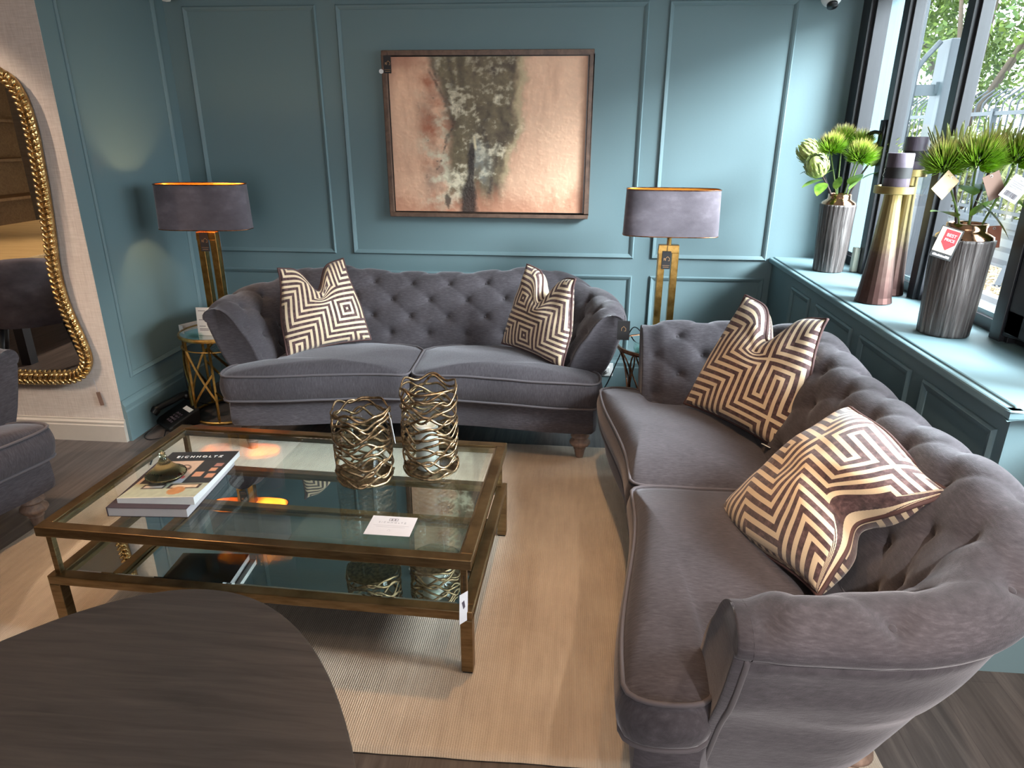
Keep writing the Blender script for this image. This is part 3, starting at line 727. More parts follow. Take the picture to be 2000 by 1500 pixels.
# lanterns
def lantern(label,x,y,h,r,seed,candle=None):
    rg=np.random.default_rng(seed)
    t=thing('candle_lantern',label,'lantern',on_table(x,y))
    wv=B(); n=96; nb=int(h/.0165)
    for i in range(nb):
        z0=.006+(h-.012)*i/(nb-1); k=int(rg.integers(3,6)); ph=rg.uniform(0,2*PI); am=rg.uniform(.010,.018); k2=int(rg.integers(6,9)); p2=rg.uniform(0,6)
        if i in(0,nb-1): am*=.45
        P=[]
        for j in range(n):
            a=2*PI*j/n; z=z0+am*math.sin(k*a+ph)+.005*math.sin(k2*a+p2); z=max(.004,min(h,z)) if i<nb-1 else z
            rr=r+.0025*math.sin((k+1)*a+p2); P.append((rr*math.cos(a),rr*math.sin(a),z))
        wv.tube(P,.0048,6,True,flat=.62,up=lambda p:(p.x,p.y,0))
    wv.ob('woven_band',M_lant,t,True)
    rg_=r*.74
    B().lathe([(rg_,.004),(rg_,h-.022),(rg_-.0035,h-.020),(rg_-.0035,.008)],40,cap=False).ob('glass_cylinder',M_cglass,t,True,angle=.7)
    B().lathe([(0,.002),(r*.97,.002),(r*.97,.006),(0,.006)],40).ob('base_plate',M_lant,t)
    return t
LA=(-.695,2.055); LB=(-.476,2.135)
lantern('shorter woven bronze lantern with empty glass cylinder on the coffee table',*LA,.262,.098,3)
lantern('taller woven bronze lantern holding a white candle on the coffee table',*LB,.325,.096,11)
t=thing('pillar_candle','white pillar candle inside the taller woven lantern','candle',(LB[0]-.012,LB[1],GT+.0075))
B().lathe([(.040,0),(.041,.002),(.041,.165),(.036,.170),(.012,.165),(0,.164)],32).ob('wax',M_cwhite,t,True,angle=.6); B().tube([(0,0,.164),(.001,0,.180)],.0015,6).ob('wick',M_ink,t)
t=thing('price_tag','thin pale tag on a thread at the shorter lantern\'s rim','tag',(LA[0]+.10,LA[1]-.005,GT+.250),rot=(0,-.12,.5))
B().box(-.0008,.0008,-.011,.011,-.115,-.02).ob('card',M_paper,t); B().tube([(0,0,0),(0,0,-.03)],.0008,5).ob('cord',M_paper,t)
# books
bt=thing('book','thick paperback with dark cover lying under the glossy catalogue on the coffee table','book',on_table(-1.306,1.905),math.radians(3.5))
B().box(-.126,.126,-.178,.178,.001,.030).ob('pages',M_card,bt,bevel=.001); B().box(-.1275,.127,-.179,.179,.030,.0315).box(-.1275,.127,-.179,.179,0,.001).box(-.1290,-.1265,-.179,.179,0,.0315).ob('cover',M_ink,bt)
cb=thing('catalogue','glossy furniture catalogue with dark masthead and room photograph, lying on a thicker book','book',(-1.288,1.925,GT+.0325),math.radians(3.0))
def sheet(u,v,zoff=0):  # curled cover surface
    x=(u-.5)*.248; y=(v-.5)*.345; z=.009+.011*u+.008*max(0,(.5-v)/.5)**2
    return (x,y,z+zoff)
nx,nz=72,100; V=[];Cc=[]
def rect(u,v,a,b,c,d): return a<=u<=b and c<=v<=d
for j in range(nz+1):
    for i in range(nx+1):
        u,v=i/nx,j/nz; c=L3(186,190,168)
        if v>.78: c=L3(44,48,54)
        elif v>.30:
            c=L3(206,178,158) if u<.62 else L3(50,54,58)
            if rect(u,v,.05,.3,.30,.42): c=L3(40,36,38)
            if rect(u,v,.66,.78,.45,.54) or rect(u,v,.82,.93,.56,.62) or rect(u,v,.86,.97,.42,.50): c=L3(206,150,122)
            if rect(u,v,.84,.95,.66,.72): c=L3(170,120,110)
            if abs(math.hypot((u-.42)*1.0,(v-.62)*1.35)-.10)<.012 or (abs(v-.62)<.012 and abs(u-.42)<.1): c=L3(90,66,58)
            if math.hypot((u-.52),(v-.43)*1.4)<.06: c=L3(206,86,84)
            if rect(u,v,.30,.62,.32,.40): c=L3(196,196,206)
        else:
            if rect(u,v,.15,.45,.20,.28): c=L3(70,56,54) if not rect(u,v,.18,.42,.215,.265) else L3(218,206,196)
            if rect(u,v,.50,.92,.20,.29): c=L3(70,56,54) if not rect(u,v,.53,.88,.215,.275) else L3(222,196,166)
            if math.hypot((u-.66),(v-.15)*1.3)<.11: c=L3(196,138,92)
            if v<.02: c=L3(230,228,222)
            c=c*(1+.12*noise.noise((u*14,v*16,2)))
        if v>.02: c=c*(1+.08*noise.noise((u*20,v*20,5)))
        V.append(sheet(u,v)); Cc.append(np.clip(c,0,1))
nt=len(V)
F=[(j*(nx+1)+i,j*(nx+1)+i+1,(j+1)*(nx+1)+i+1,(j+1)*(nx+1)+i) for j in range(nz) for i in range(nx)]
raw('front_cover',V,F,M_paint,cb,True,cols=np.array(Cc))
R=[]
for zz in (0,1):
    ring=[]
    for k in range(80):
        s_=k/20; e=int(s_); f_=s_-e; u,v=[(f_,0),(1,f_),(1-f_,1),(0,1-f_)][e]
        p=sheet(u,v,-.0006); ring.append((p[0],p[1],p[2] if zz else 0.0004))
    R.append(ring)
B().rings(R,True,True,False).ob('pages',M_paper,cb)
o=text('EICHHOLTZ',.021,M_paper,cb,(-.002,.345*.375,.0148),(0,-math.atan(.011/.248),0),space=1.5,width=.165,ext=.0012)
# green glass bonbonniere
t=thing('glass_bonbonniere','green ribbed glass lidded sweet dish standing on the catalogue','dish',(-1.318,1.885,GT+.042))
fl=lambda a,z:1+.02*math.cos(28*a)
B().lathe([(.030,0),(.036,.002),(.05,.010),(.066,.022),(.073,.032),(.070,.033),(.062,.022),(.046,.012),(.0,.008)],84).ob('bowl',M_ggreen,t,True)
B().lathe([(.075,.034),(.074,.038),(.060,.047),(.044,.058),(.030,.073),(.020,.088),(.013,.100),(.010,.106)],112,fl=fl,cap=False).ob('lid',M_ggreen,t,True)
B().lathe([(.010,.105),(.014,.110),(.008,.114),(.012,.121),(.006,.126),(.008,.132),(0,.136)],24).ob('knob',M_ggreen,t,True)
B().lathe([(.0755,.031),(.0765,.0335),(.0755,.036),(.0735,.0335),(.0755,.031)],64,cap=False).ob('rim',simple('dark_silver_rim',lin(120,112,84),.25,1),t,True)
t.scale=(.84,.84,.84)
# acrylic price sign
t=thing('price_sign','clear acrylic block with white printed price card near the front of the glass top','sign',on_table(-.516,1.722),math.radians(-1))
B().box(-.073,.073,-.055,.055,0,.016).ob('acrylic_block',M_acryl,t,bevel=.001)
B().box(-.070,.070,-.052,.052,.0162,.0168).ob('card',M_card,t)
fr=B(); frame(fr,.028,.012,.0169,.0171,.0012); o=fr.ob('logo_border',M_ink,t); o.location=(0,.033,0)
text('E',.011,M_ink,t,(.005,.033,.017)); text('E',.011,M_ink,t,(-.005,.033,.017),(0,0,PI)); text('EICHHOLTZ',.010,M_grey,t,(0,.017,.017),space=1.6,width=.085)
B().box(-.055,.055,-.0004,.0004,.0169,.0171).box(-.045,.045,-.0084,-.0076,.0169,.0171).ob('printed_line',M_grey,t)
house(t,M_grey,.008,(0,-.026,.0171),(0,0,0))
# tag hanging off the table corner
c5=Matrix.Rotation(TA,3,'Z')@Vector((TW/2-.02,-TD/2-.006,0))
t=thing('price_tag','white price tag hanging by a thread at the right front corner of the coffee table','tag',(ct.location.x+c5.x,ct.location.y+c5.y,RZ+.36),rot=(0,.04,.9))
B().box(-.016,.016,-.0008,.0008,-.16,-.06).ob('card',M_card,t); B().tube([(0,0,0),(.002,0,-.065)],.0008,5).ob('cord',M_blackp,t); B().add([(-.008,-.0012,-.088),(.002,-.0012,-.084),(.006,-.0012,-.108),(-.001,-.0012,-.114)],[(0,1,2,3)]).ob('printed_mark',M_ink,t)
# ---------------------------------------------------------------- round side tables with lamps
SL=(-1.985,3.52,.503); SR=(.475,3.545,.485)
def side_table(label,c,r,geo,top_label=None):
    zt=c[2]; t=thing('side_table',label,'side table',(c[0],c[1],0))
    mt=M_brass if geo else M_copper
    B().lathe([(r,zt-.020),(r+.004,zt-.010),(r,zt),(r-.010,zt),(r-.012,zt-.020)],48,cap=False).ob('top_rim',mt,t,True,angle=.5)
    B().lathe([(0,zt-.008),(r-.010,zt-.008),(r-.010,zt-.003),(0,zt-.003)],48).ob('mirror_top',M_smoke,t)
    ring=lambda rr,z:[(rr*math.cos(2*PI*k/48),rr*math.sin(2*PI*k/48),z) for k in range(48)]
    B().tube(ring(r-.01,.010),.009,8,True).ob('base_ring',mt,t,True)
    if geo:
        B().tube(ring(r-.01,zt-.075),.006,8,True,flat=.6).ob('middle_ring',mt,t,True)
        rg=random.Random(4); cyl=lambda a,z,rr=None:((r-.010)*math.cos(a),(r-.010)*math.sin(a),z)
        for k in range(8):
            a=2*PI*k/8+.2; B().tube([cyl(a,.012),cyl(a+.02,zt-.018)],.0085,4).ob('upright',mt,t)
        segs=[(0,.02,.30,1),(0,.36,.2,1),(1,.25,.44,1),(2,.05,.28,1),(2,.46,.33,1),(3,.12,.38,1),(4,.42,.2,1),(5,.1,.3,1),(6,.45,.26,1),(6,.2,.03,1),(7,.4,.22,1),(7,.10,.30,1),(3,.34,.1,1),(5,.44,.15,1),(4,.2,.05,1),(1,.2,.08,1)]
        for k,z0,z1,n_ in segs:
            a0=2*PI*k/8+.2; a1=a0+2*PI/8*1.0; P=[cyl(a0+(a1-a0)*q/6,z0+(z1-z0)*q/6) for q in range(7)]
            B().tube(P,.0075,4).ob('brace',mt,t)
    else:
        nw=16
        for k in range(nw):
            a0=2*PI*k/nw; sg=1 if k%2 else -1; P=[]
            for q in range(33):
                f=q/32; a=a0+sg*.16*math.sin(f*2*PI*1.5+.4); rr=r-.012-.055*math.sin(f*PI); P.append((rr*math.cos(a),rr*math.sin(a),.012+f*(zt-.03)))
            B().tube(P,.0045,6).ob('wire',mt,t,True)
    return t
side_table('round brass side table with angular lattice sides left of the sofa under the painting',SL,.205,True)
side_table('round copper side table with wavy wire sides between the two sofas',SR,.212,False)
def stadium(w,d,n=64,p=3.2):
    P=[]
    for k in range(n):
        a=2*PI*k/n; c_,s_=math.cos(a),math.sin(a); P.append((w/2*abs(c_)**(2/p)*(1 if c_>=0 else -1),d/2*abs(s_)**(2/p)*(1 if s_>=0 else -1)))
    return resample(P,96,True)
M_foil=NT('gold_lining'); M_foil.P(base=lin(236,160,60),metal=.75,rough=.35); M_foil=M_foil.m
bulbm=NT('lamp_bulb'); bulbm.P(base=(1,.9,.7,1),emis=(1,.62,.25,1),emiss=9); bulbm=bulbm.m
def table_lamp(label,c,yaw,h_post,z_sh0,z_sh1,on):
    t=thing('table_lamp',label,'lamp',c,yaw); z0=0
    B().box(-.085,.085,-.05,.05,0,.014).ob('foot',M_brass,t,bevel=.002)
    fb=B()
    for x in (-1,1): fb.box(x*.034-.0175,x*.034+.0175,-.024,.024,.014,h_post-.04)
    fb.box(-.0515,.0515,-.024,.024,h_post-.04,h_post); fb.ob('double_post',M_brass,t,bevel=.002)
    B().lathe([(.012,h_post),(.012,h_post+.05),(.018,h_post+.05),(.018,h_post+.09)],20).ob('stem',M_brass,t)
    w,d=.47,.185; R=[]
    o=[]; 
    for z,k in((z_sh0,1.03),(z_sh0+.002,1.032),(z_sh1-.002,1.0),(z_sh1,.998)): o.append([(x*k,y*k,z) for x,y in stadium(w,d)])
    B().rings(o).ob('shade',M_velvet,t,True)
    o=[]
    for z,k in((z_sh0+.001,1.012),(z_sh1-.001,.982)): o.append([(x*k,y*k,z) for x,y in stadium(w,d)])
    B().rings(o).ob('shade_lining',M_foil,t,True)
    for z,k in((z_sh0,1.028),(z_sh1,.998)): B().tube([(x*k,y*k,z) for x,y in stadium(w,d)],.0028,6,True).ob('shade_trim',M_copper,t,True)
    B().tube([(-w/2,0,z_sh1-.03),(0,0,z_sh1-.03),(w/2,0,z_sh1-.03)],.002,6).tube([(0,-d/2,z_sh1-.03),(0,d/2,z_sh1-.03)],.002,6).ob('shade_spider',M_brass,t)
    B().tube([(0,0,h_post+.09),(0,0,z_sh1-.03)],.004,6).ell((0,.02,h_post+.135),(.03,.03,.042),16,10).ob('bulb',bulbm if on else M_cwhite,t,True)
    if on:
        l=lamp('POINT','bulb_light',(0,0,0),on,(1,.70,.38),shadow_soft_size=.03); l.parent=t; l.location=(0,-.03,h_post+.145)
    return t
LL=(SL[0]+.04,SL[1]-.02,SL[2]-.0025)
table_lamp('lit brass double-post lamp with oblong grey velvet shade in the left corner',LL,math.radians(4),.555,.572,.80,3.2)
LR=(SR[0]+.032,SR[1]+.055,SR[2]-.0025)
table_lamp('unlit brass double-post lamp with oblong grey velvet shade beside the window corner',LR,math.radians(-2),.530,.580,.808,0)
hang_tag('black hang tag on the lit lamp in the left corner',(LL[0]-.005,LL[1]-.034,LL[2]+.575),math.radians(8),.045,.10,.02)
hang_tag('black hang tag on the lamp beside the window corner',(LR[0]-.012,LR[1]-.034,LR[2]+.555),math.radians(-2),.045,.092,.055)
hang_tag('black hang tag on the right arm of the sofa under the painting',(.262,3.135,.745),math.radians(-4),.058,.095,.025,mark=False)
house(bpy.data.objects[[o.name for o in COL.objects if o.name.startswith('hang_tag')][-1]],M_goldfoil,.02,(0,-.0016,-.065),(PI/2,0,0))
# things on the side tables
t=thing('price_card','white printed card standing on the brass side table behind the sofa arm','card',(-1.985,3.415,SL[2]-.002),math.radians(2))
B().box(-.052,.065,-.001,.001,0,.155).ob('card',M_paper,t).rotation_euler=(-.10,0,0)
for i,(z,w_) in enumerate(((.135,.04),(.085,.06),(.05,.035),(.035,.05),(.028,.05))):
    o=B().box(-.04,-.04+w_,-.0016,-.0012,z,z+.004).ob('printed_line',M_grey,t); o.rotation_euler=(-.10,0,0)
t=thing('folded_card','white folded card leaning against the wall behind the brass side table','card',(-2.17,3.62,SL[2]-.055),math.radians(62))
B().box(-.10,.10,-.0015,.0015,.0,.075).box(-.1015,-.0985,-.04,0,0,.075).ob('card',M_paper,t)
def coaster_stack(label,x,y,z,n,grp,rz):
    f=None
    for i in range(n):
        if f is None:
            f=thing('glass_coaster',label,'coaster',(x,y,z+i*.0068),rz,grp); B().box(-.045,.045,-.045,.045,0,.006).ob('glass_plate',M_acryl,f,bevel=.001)
        else: dup(f,(x+random.uniform(-.003,.003),y+random.uniform(-.003,.003),z+i*.0068),rz+random.uniform(-.1,.1))
coaster_stack('square clear glass coaster stacked on the brass side table beside the white card',-2.06,3.44,SL[2]-.0028,3,'coasters on the brass side table',.1)
coaster_stack('square clear glass coaster stacked on the copper side table',SR[0]-.075,SR[1]-.09,SR[2]-.0028,5,'coasters on the copper side table',.15)
t=thing('price_tag','white card tag hanging on the brass lattice side table','tag',(SL[0]+.165,SL[1]-.145,.245),rot=(0,0,.3))
B().box(-.02,.02,-.0012,0,-.095,-.012).ob('card',M_paper,t); B().tube([(0,.0,0),(0,0,-.015)],.0008,5).ob('cord',M_paper,t); B().box(-.006,.006,-.0018,-.0012,-.05,-.038).box(-.004,.006,-.0018,-.0012,-.062,-.056).ob('printed_mark',M_ink,t)
# cables
def cable(label,P,r=.0035):
    o=B().tube(catmull(P,10),r,8).ob('power_cable',M_blackp,None,True); return tag(o,label,'cable')
cable('black lamp cable looping down behind the brass side table',[(-2.03,3.60,.505),(-2.12,3.66,.53),(-2.205,3.62,.46),(-2.235,3.56,.33),(-2.23,3.53,.17),(-2.20,3.54,.06),(-2.12,3.62,.008),(-1.98,3.8,.006)])
cable('black lamp cable running from the copper side table down to the wall socket',[(.42,3.62,.487),(.40,3.68,.52),(.36,3.78,.5),(.30,3.84,.3),(.22,3.80,.12),(.12,3.83,.03),(.18,3.98,.10),(.245,4.03,.155)])
t=thing('wall_socket','white double socket with a plug on the back wall between the sofas','socket',(.245,D-.0225,.11))
B().box(-.043,.043,-.009,0,0,.086).ob('face_plate',M_white,t,bevel=.002); B().box(-.022,.022,-.036,-.009,.03,.066).ob('plug',M_white,t,bevel=.004)
# desk phone on the floor
t=thing('desk_phone','black corded desk phone on the floor in the left corner','phone',(-2.195,3.335,.0),math.radians(-38))
V=[(-.10,-.09,0),(.10,-.09,0),(.10,.09,0),(-.10,.09,0)]; T_=[(-.10,-.09,.022),(.10,-.09,.022),(.10,.09,.095),(-.10,.09,.095)]
B().rings([V,T_],True,True,True).ob('base',M_blackp,t,bevel=.008,seg=3)
sl=math.atan2(.073,.18); PM=lambda x,y,o:(x,y*math.cos(sl)-o*math.sin(sl),.0585+y*math.sin(sl)+o*math.cos(sl))
for r_ in range(4):
    for c_ in range(3):
        o=B().box(-.009,.009,-.006,.006,0,.005).ob('key',M_ink,t,bevel=.002); o.location=PM(.0+c_*.024,-.055+r_*.02,.0005); o.rotation_euler=(sl,0,0)
o=B().box(-.045,.045,-.013,.013,0,.002).ob('display_strip',M_paper,t); o.location=PM(.035,.055,.0006); o.rotation_euler=(sl,0,PI*0)
hs_=catmull([(-.062,-.105,.075),(-.062,-.07,.098),(-.062,0,.115),(-.062,.07,.135),(-.062,.105,.118)],8)
rr=[.026 if (i<7 or i>len(hs_)-8) else .019 for i in range(len(hs_))]
B().tube(hs_,rr,14).ob('handset',M_blackp,t,True)
cable('thin black phone cable curling on the floor beside the desk phone',[(-2.25,3.24,.03),(-2.28,3.15,.006),(-2.22,3.10,.005),(-2.12,3.14,.017),(-2.05,3.20,.018),(-2.08,3.27,.018),(-2.13,3.29,.02)],.0028)
cable('flat black cable crossing the rug corner behind the coffee table',[(-2.20,3.22,.012),(-2.12,3.05,.019),(-2.08,2.92,.019),(-2.03,2.80,.019)],.004)
# ---------------------------------------------------------------- dark oval table in the foreground
zt=.75; cx,cy,ax,ay=-.655,-.441,.599,1.436
t=thing('dining_table','large dark-stained oval wooden table cut off in the bottom left foreground','table',(cx,cy,0))
R=[]
for k,z in((.86,zt-.030),(.955,zt-.024),(.992,zt-.012),(1.0,zt-.006),(.998,zt-.001),(.994,zt),(.6,zt),(.05,zt)):
    R.append([(ax*k*math.cos(2*PI*i/160),ay*k*math.sin(2*PI*i/160),z) for i in range(160)])
o=B().rings(R,True,True,True).ob('tabletop',M_dark,t,True,angle=.5)
for s_ in(-1,1):
    B().lathe([(.19,0),(.19,.03),(.11,.09),(.085,.3),(.085,.55),(.14,zt-.03)],32,c=(0,s_*.62,0)).ob('pedestal',M_dark,t,True,angle=.5)
# ---------------------------------------------------------------- things seen only in the gilt mirror
t=thing('oak_dining_table','pale oak dining table reflected in the gilt mirror','table',(-4.45,.95,0))
B().box(-.75,.75,-1.1,1.1,.70,.75).ob('tabletop',M_oak,t,bevel=.006)
for x in(-1,1):
    for y in(-1,1): B().box(x*.62-.035,x*.62+.035,y*.95-.035,y*.95+.035,0,.70).ob('leg',M_black,t)
def dchair(label,loc,rz):
    t=thing('dining_chair',label,'chair',loc,rz)
    R=[]
    for z,k in((.40,.86),(.42,.97),(.46,1.0),(.49,.97),(.50,.8)): R.append([(.25*k*math.copysign(abs(math.cos(a))**.6,math.cos(a)),.24*k*math.copysign(abs(math.sin(a))**.6,math.sin(a)),z) for a in np.linspace(0,2*PI,48,endpoint=False)])
    B().rings(R,True,True,True).ob('seat',M_velvet,t,True)
    V=[];F=[];na,nb_=40,14
    for side in(0,1):
        for i in range(na+1):
            a=math.radians(-10+200*i/na)
            top=.64+.20*math.sin(max(0,min(PI,(a+.17)/(3.49)*PI)))**.8
            for j in range(nb_+1):
                f=j/nb_; z=.40+(top-.40)*f; rr=.26+.05*f; q=.035*(1-side)*math.sqrt(max(0,1-(2*f-1)**6))*1.0
                d_=.004*(abs(math.sin(i*.55+j*.8))+abs(math.sin(i*.55-j*.8))) if side else 0
                rr+= (.02 if side else -.02)*math.sqrt(max(.0,1-(2*f-1)**8))+d_
                V.append((rr*math.cos(a),rr*math.sin(a)*.95,z))
    n0=(na+1)*(nb_+1)
    for side in(0,1):
        for i in range(na):
            for j in range(nb_):
                k=side*n0+i*(nb_+1)+j; F.append((k,k+1,k+nb_+2,k+nb_+1))
    for i in range(na):
        k=i*(nb_+1)+nb_; F.append((k,k+nb_+1,n0+k+nb_+1,n0+k)); k=i*(nb_+1); F.append((k,k+nb_+1,n0+k+nb_+1,n0+k))
    for i in(0,na):
        for j in range(nb_): k=i*(nb_+1)+j; F.append((k,k+1,n0+k+1,n0+k))
    raw('backrest',V,F,M_velvet,t,True)
    for x in(-1,1):
        for y in(-1,1): B().tube([(x*.17,y*.16,.41),(x*.24,y*.22,0)],[.02,.011],10).ob('leg',M_black,t,True)
    return t
dchair('quilted grey velvet dining chair reflected in the gilt mirror',(-3.50,2.14,0),-.64)
t=thing('shelf_unit','tall wooden shelf unit reflected at the edge of the gilt mirror','shelf',(-6.3,-1.2,0))
sh=M_wood_b=m_wood('amber_wood',lin(150,108,64),lin(186,140,88))
B().box(-.18,.18,-.9,-.87,0,2.1).box(-.18,.18,.87,.9,0,2.1).box(-.18,-.165,-.87,.87,0,2.1).ob('carcass',sh,t)
for z in(.05,.45,.85,1.25,1.65,2.07): B().box(-.165,.18,-.87,.87,z,z+.03).ob('shelf',sh,t)
struct(B().box(-5.35,-5.20,-.45,-.3,0,CEIL).ob('trim_30',m_wood('taupe_post',lin(120,104,86),lin(140,122,102))))
# ---------------------------------------------------------------- sill: vases with artificial flowers, candle holders
def m_bark():
    t=NT('bark_glaze'); n=t.noise(t.map(t.obj(),(70,70,3.2)),1,5,.6,.4); n2=t.noise(t.obj(),6,3)
    c=t.ramp(n,[(.35,lin(58,50,48)),(.52,lin(92,84,82)),(.68,lin(146,139,136))])
    t.P(base=c,metal=t.ramp(n,[(.45,(0,0,0,1)),(.7,(.75,.75,.75,1))]),rough=.38,nrm=t.bump(n,.8,.012)); return t.m
M_bark=m_bark(); M_neck=m_metal('polished_copper_neck',lin(206,160,128),lin(176,128,98),.14,(6,6,6),.0)
def vase(label,x,y,h,rb,rt,rn):
    t=thing('vase',label,'vase',(x,y,ZS+.0005)); hb=h*.865
    nz_,na=40,120; R=[]
    for i in range(nz_+1):
        z=hb*i/nz_; r0=rb+(rt-rb)*(i/nz_)**.85; ring=[]
        if i==0: ring=[(r0*.96*math.cos(2*PI*k/na),r0*.96*math.sin(2*PI*k/na),0) for k in range(na)]; R.append(ring); ring=[]
        for k in range(na):
            a=2*PI*k/na; n=noise.noise((math.cos(a)*13+x*9,math.sin(a)*13,z*4)); n2=noise.noise((math.cos(a)*30,math.sin(a)*30+x,z*3))
            rr=r0+.0035*n+.002*n2; ring.append((rr*math.cos(a),rr*math.sin(a),z+.003*(i==0)))
        R.append(ring)
    R.append([(rt*.93*math.cos(2*PI*k/na),rt*.93*math.sin(2*PI*k/na),hb+.003) for k in range(na)])
    B().rings(R,True,True,False).ob('body',M_bark,t,True)
    B().lathe([(rt*.95,hb-.004),(rt*.93,hb+.012),(rn*1.04,h*.935),(rn,h*.955),(rn,h),(rn-.004,h+.001),(rn-.006,h-.004),(rn-.006,h*.90),(rn*.6,h*.86)],64,cap=False).ob('neck',M_neck,t,True)
    B().lathe([(rn-.004,h*.90),(0,h*.90)],32,cap=False).ob('inner_shadow_plug',M_blackp,t); bpy.data.objects['inner_shadow_plug'].name='neck_shade_disc'  # black disc stands in for the shade inside the vase neck
    return t
V1=(1.352,3.672); V2=(1.352,2.482)
vase('smaller bark-textured vase with copper neck at the far end of the window sill',*V1,.392,.073,.086,.055)
vase('larger bark-textured vase with copper neck at the near part of the window sill',*V2,.390,.082,.094,.062)
def stem_pts(a,b,bow=.02):
    a,b=Vector(a),Vector(b); m_=(a+b)/2+Vector((bow,0,.03)); return catmull([a,m_*.5+a*.5+Vector((0,0,.01)),m_*.5+b*.5,b],6)
def leaf(bm,base,d,l,w,curl=.25):
    base=Vector(base); d=Vector(d).normalized(); s=d.cross(Vector((0,0,1)));
    if s.length<.1: s=Vector((1,0,0))
    s.normalize(); n=s.cross(d); vs=[];fs=[]; k=7
    for i in range(k+1):
        f=i/k; ww=w*math.sin(PI*(f**.8))**.75*.5 if 0<f<1 else .0008
        c=base+d*l*f-n*curl*l*f*f
        vs+= [c-s*ww+n*.12*ww,c-n*.08*ww*0,c+s*ww+n*.12*ww]
    for i in range(k):
        a=i*3; fs+=[(a,a+1,a+4,a+3),(a+1,a+2,a+5,a+4)]
    bm.add(vs,fs)
def flower(name,label,foot,head,kind,r,face=(0,0,1),leaves=(),dark=False,seed=0):
    rg=random.Random(seed); t=thing(name,label,'flower',foot)
    foot=Vector(foot); hd=Vector(head)-foot; face=Vector(face).normalized()
    B().tube(stem_pts((0,0,0),hd-face*r*.3,rg.uniform(-.015,.015)),[.0048 if dark else .0036]*19,8).ob('stem',M_stemd if dark else M_stemg,t,True)
    if leaves:
        g=B()
        for f,d,l,w in leaves: leaf(g,hd*f,d,l,w)
        g.ob('leaf',M_leaf if seed%2 else M_leafd,t,True)
    if kind=='spiky':
        vs=[];fs=[];cs=[]
        for i in range(900):
            z=1-2*(i+.5)/900; a=i*2.39996; q=math.sqrt(1-z*z)
            d=Vector((q*math.cos(a),q*math.sin(a),z)); d=(d+Vector((rg.gauss(0,.12),rg.gauss(0,.12),rg.gauss(0,.12)))).normalized()
            up=d.dot(face)
            if up<-.62: continue
            L_=r*rg.uniform(.82,1.06)*(1 if up>-.2 else .85); s=d.orthogonal().normalized(); s2=d.cross(s); w=.0020
            d2=(d+face*.22).normalized(); b0=hd+d*r*.18; mid=hd+d*L_*.62; tip=hd+d2*L_
            o=len(vs); vs+=[b0+s*w*.8,b0-s*w*.8,b0+s2*w*.8,mid+s*w,mid-s*w,mid+s2*w,tip]
            fs+=[(o,o+1,o+4,o+3),(o+1,o+2,o+5,o+4),(o+2,o,o+3,o+5),(o+3,o+4,o+6),(o+4,o+5,o+6),(o+5,o+3,o+6)]
            k=rg.random(); g0=L3(52,84,26); g1=L3(126,166,34)*(.8+.4*k); g2=L3(166,134,84) if up>.55-.4*k else g1*1.05
            cs+=[g0]*3+[g1]*3+[g2]
        raw('spiky_bloom',vs,fs,M_spike,t,False,cols=np.array(cs))
    else:
        # bud / protea of overlapping bracts
        openf=.28 if kind=='bud' else .55
        Q=face.to_track_quat('Z','Y').to_matrix(); g=B()
        rows=6 if kind=='bud' else 5
        g.ell(hd-Q@Vector((0,0,0)),(r*.62,r*.62,r*.95),12,10,Q)
        for row in range(rows):
            n_=8 if kind=='bud' else 11; f=row/(rows-1)
            for k in range(n_):
                a=2*PI*(k+.5*(row%2))/n_+rg.uniform(-.08,.08); vs=[]
                ll=r*(1.0+.25*f) if kind=='bud' else r*(1.35+.5*f); ww=r*(.40 if kind=='bud' else .24)
                for i in range(6):
                    s_=i/5; zz=-r*.95+f*r*.75+ll*s_
                    rad_=r*(.98-.10*f)*math.sqrt(max(.03,1-((zz+.1*r)/(1.25*r))**2))*1.02 if kind=='bud' else r*(.45+openf*max(0,(zz/r+1))*.55)*(1-.12*f)
                    rad_=max(rad_,r*.12)+ (.10*r*s_**3 if kind=='bud' else .05*r*s_**2)
                    hw=ww*(math.sin(PI*min(1,.25+s_*.75))**.8)*.5 if i<5 else .0006
                    for sd in(-1,0,1):
                        aa=a+sd*hw/max(rad_,.25*r); rr=rad_+(.05*r if sd==0 else 0)
                        vs.append(hd+Q@Vector((rr*math.cos(aa),rr*math.sin(aa),zz)))
                g.add(vs,[(i*3+j,i*3+j+1,i*3+j+4,i*3+j+3) for i in range(5) for j in(0,1)])
        g.ob('bracts',M_bud,t,True)
    return t
n1=(V1[0],V1[1],ZS+.36); n2=(V2[0],V2[1],ZS+.36)
def F_(name,label,v,off,head,kind,r,face,leaves,dark,seed): flower(name,label,(v[0]+off[0],v[1]+off[1],v[2]),head,kind,r,face,leaves,dark,seed)
v=(V1[0],V1[1],ZS+.345)
GL='in the smaller sill vase'
F_('artichoke_bud','pale green artichoke bud facing the room '+GL,v,(-.03,-.01),(1.190,3.60,1.413),'bud',.056,(-.45,-.6,.55),[(.62,(-.8,-.3,-.05),.12,.06),(.55,(-.5,-.7,-.35),.10,.062),(.7,(.5,-.4,.6),.08,.03)],True,1)
F_('artichoke_bud','pale green artichoke bud behind the front bud '+GL,v,(-.035,.02),(1.175,3.70,1.475),'bud',.056,(-.75,.1,.6),[(.66,(-.7,.4,-.1),.08,.05)],True,2)
F_('spiky_flower','spiky green flower head left of centre '+GL,v,(-.01,.0),(1.272,3.67,1.492),'spiky',.085,(-.1,-.1,1),[(.25,(-.05,-.5,.9),.09,.042)],False,3)
F_('spiky_flower','spiky green flower head at the top '+GL,v,(.0,.03),(1.355,3.76,1.530),'spiky',.085,(0,0,1),[],False,4)
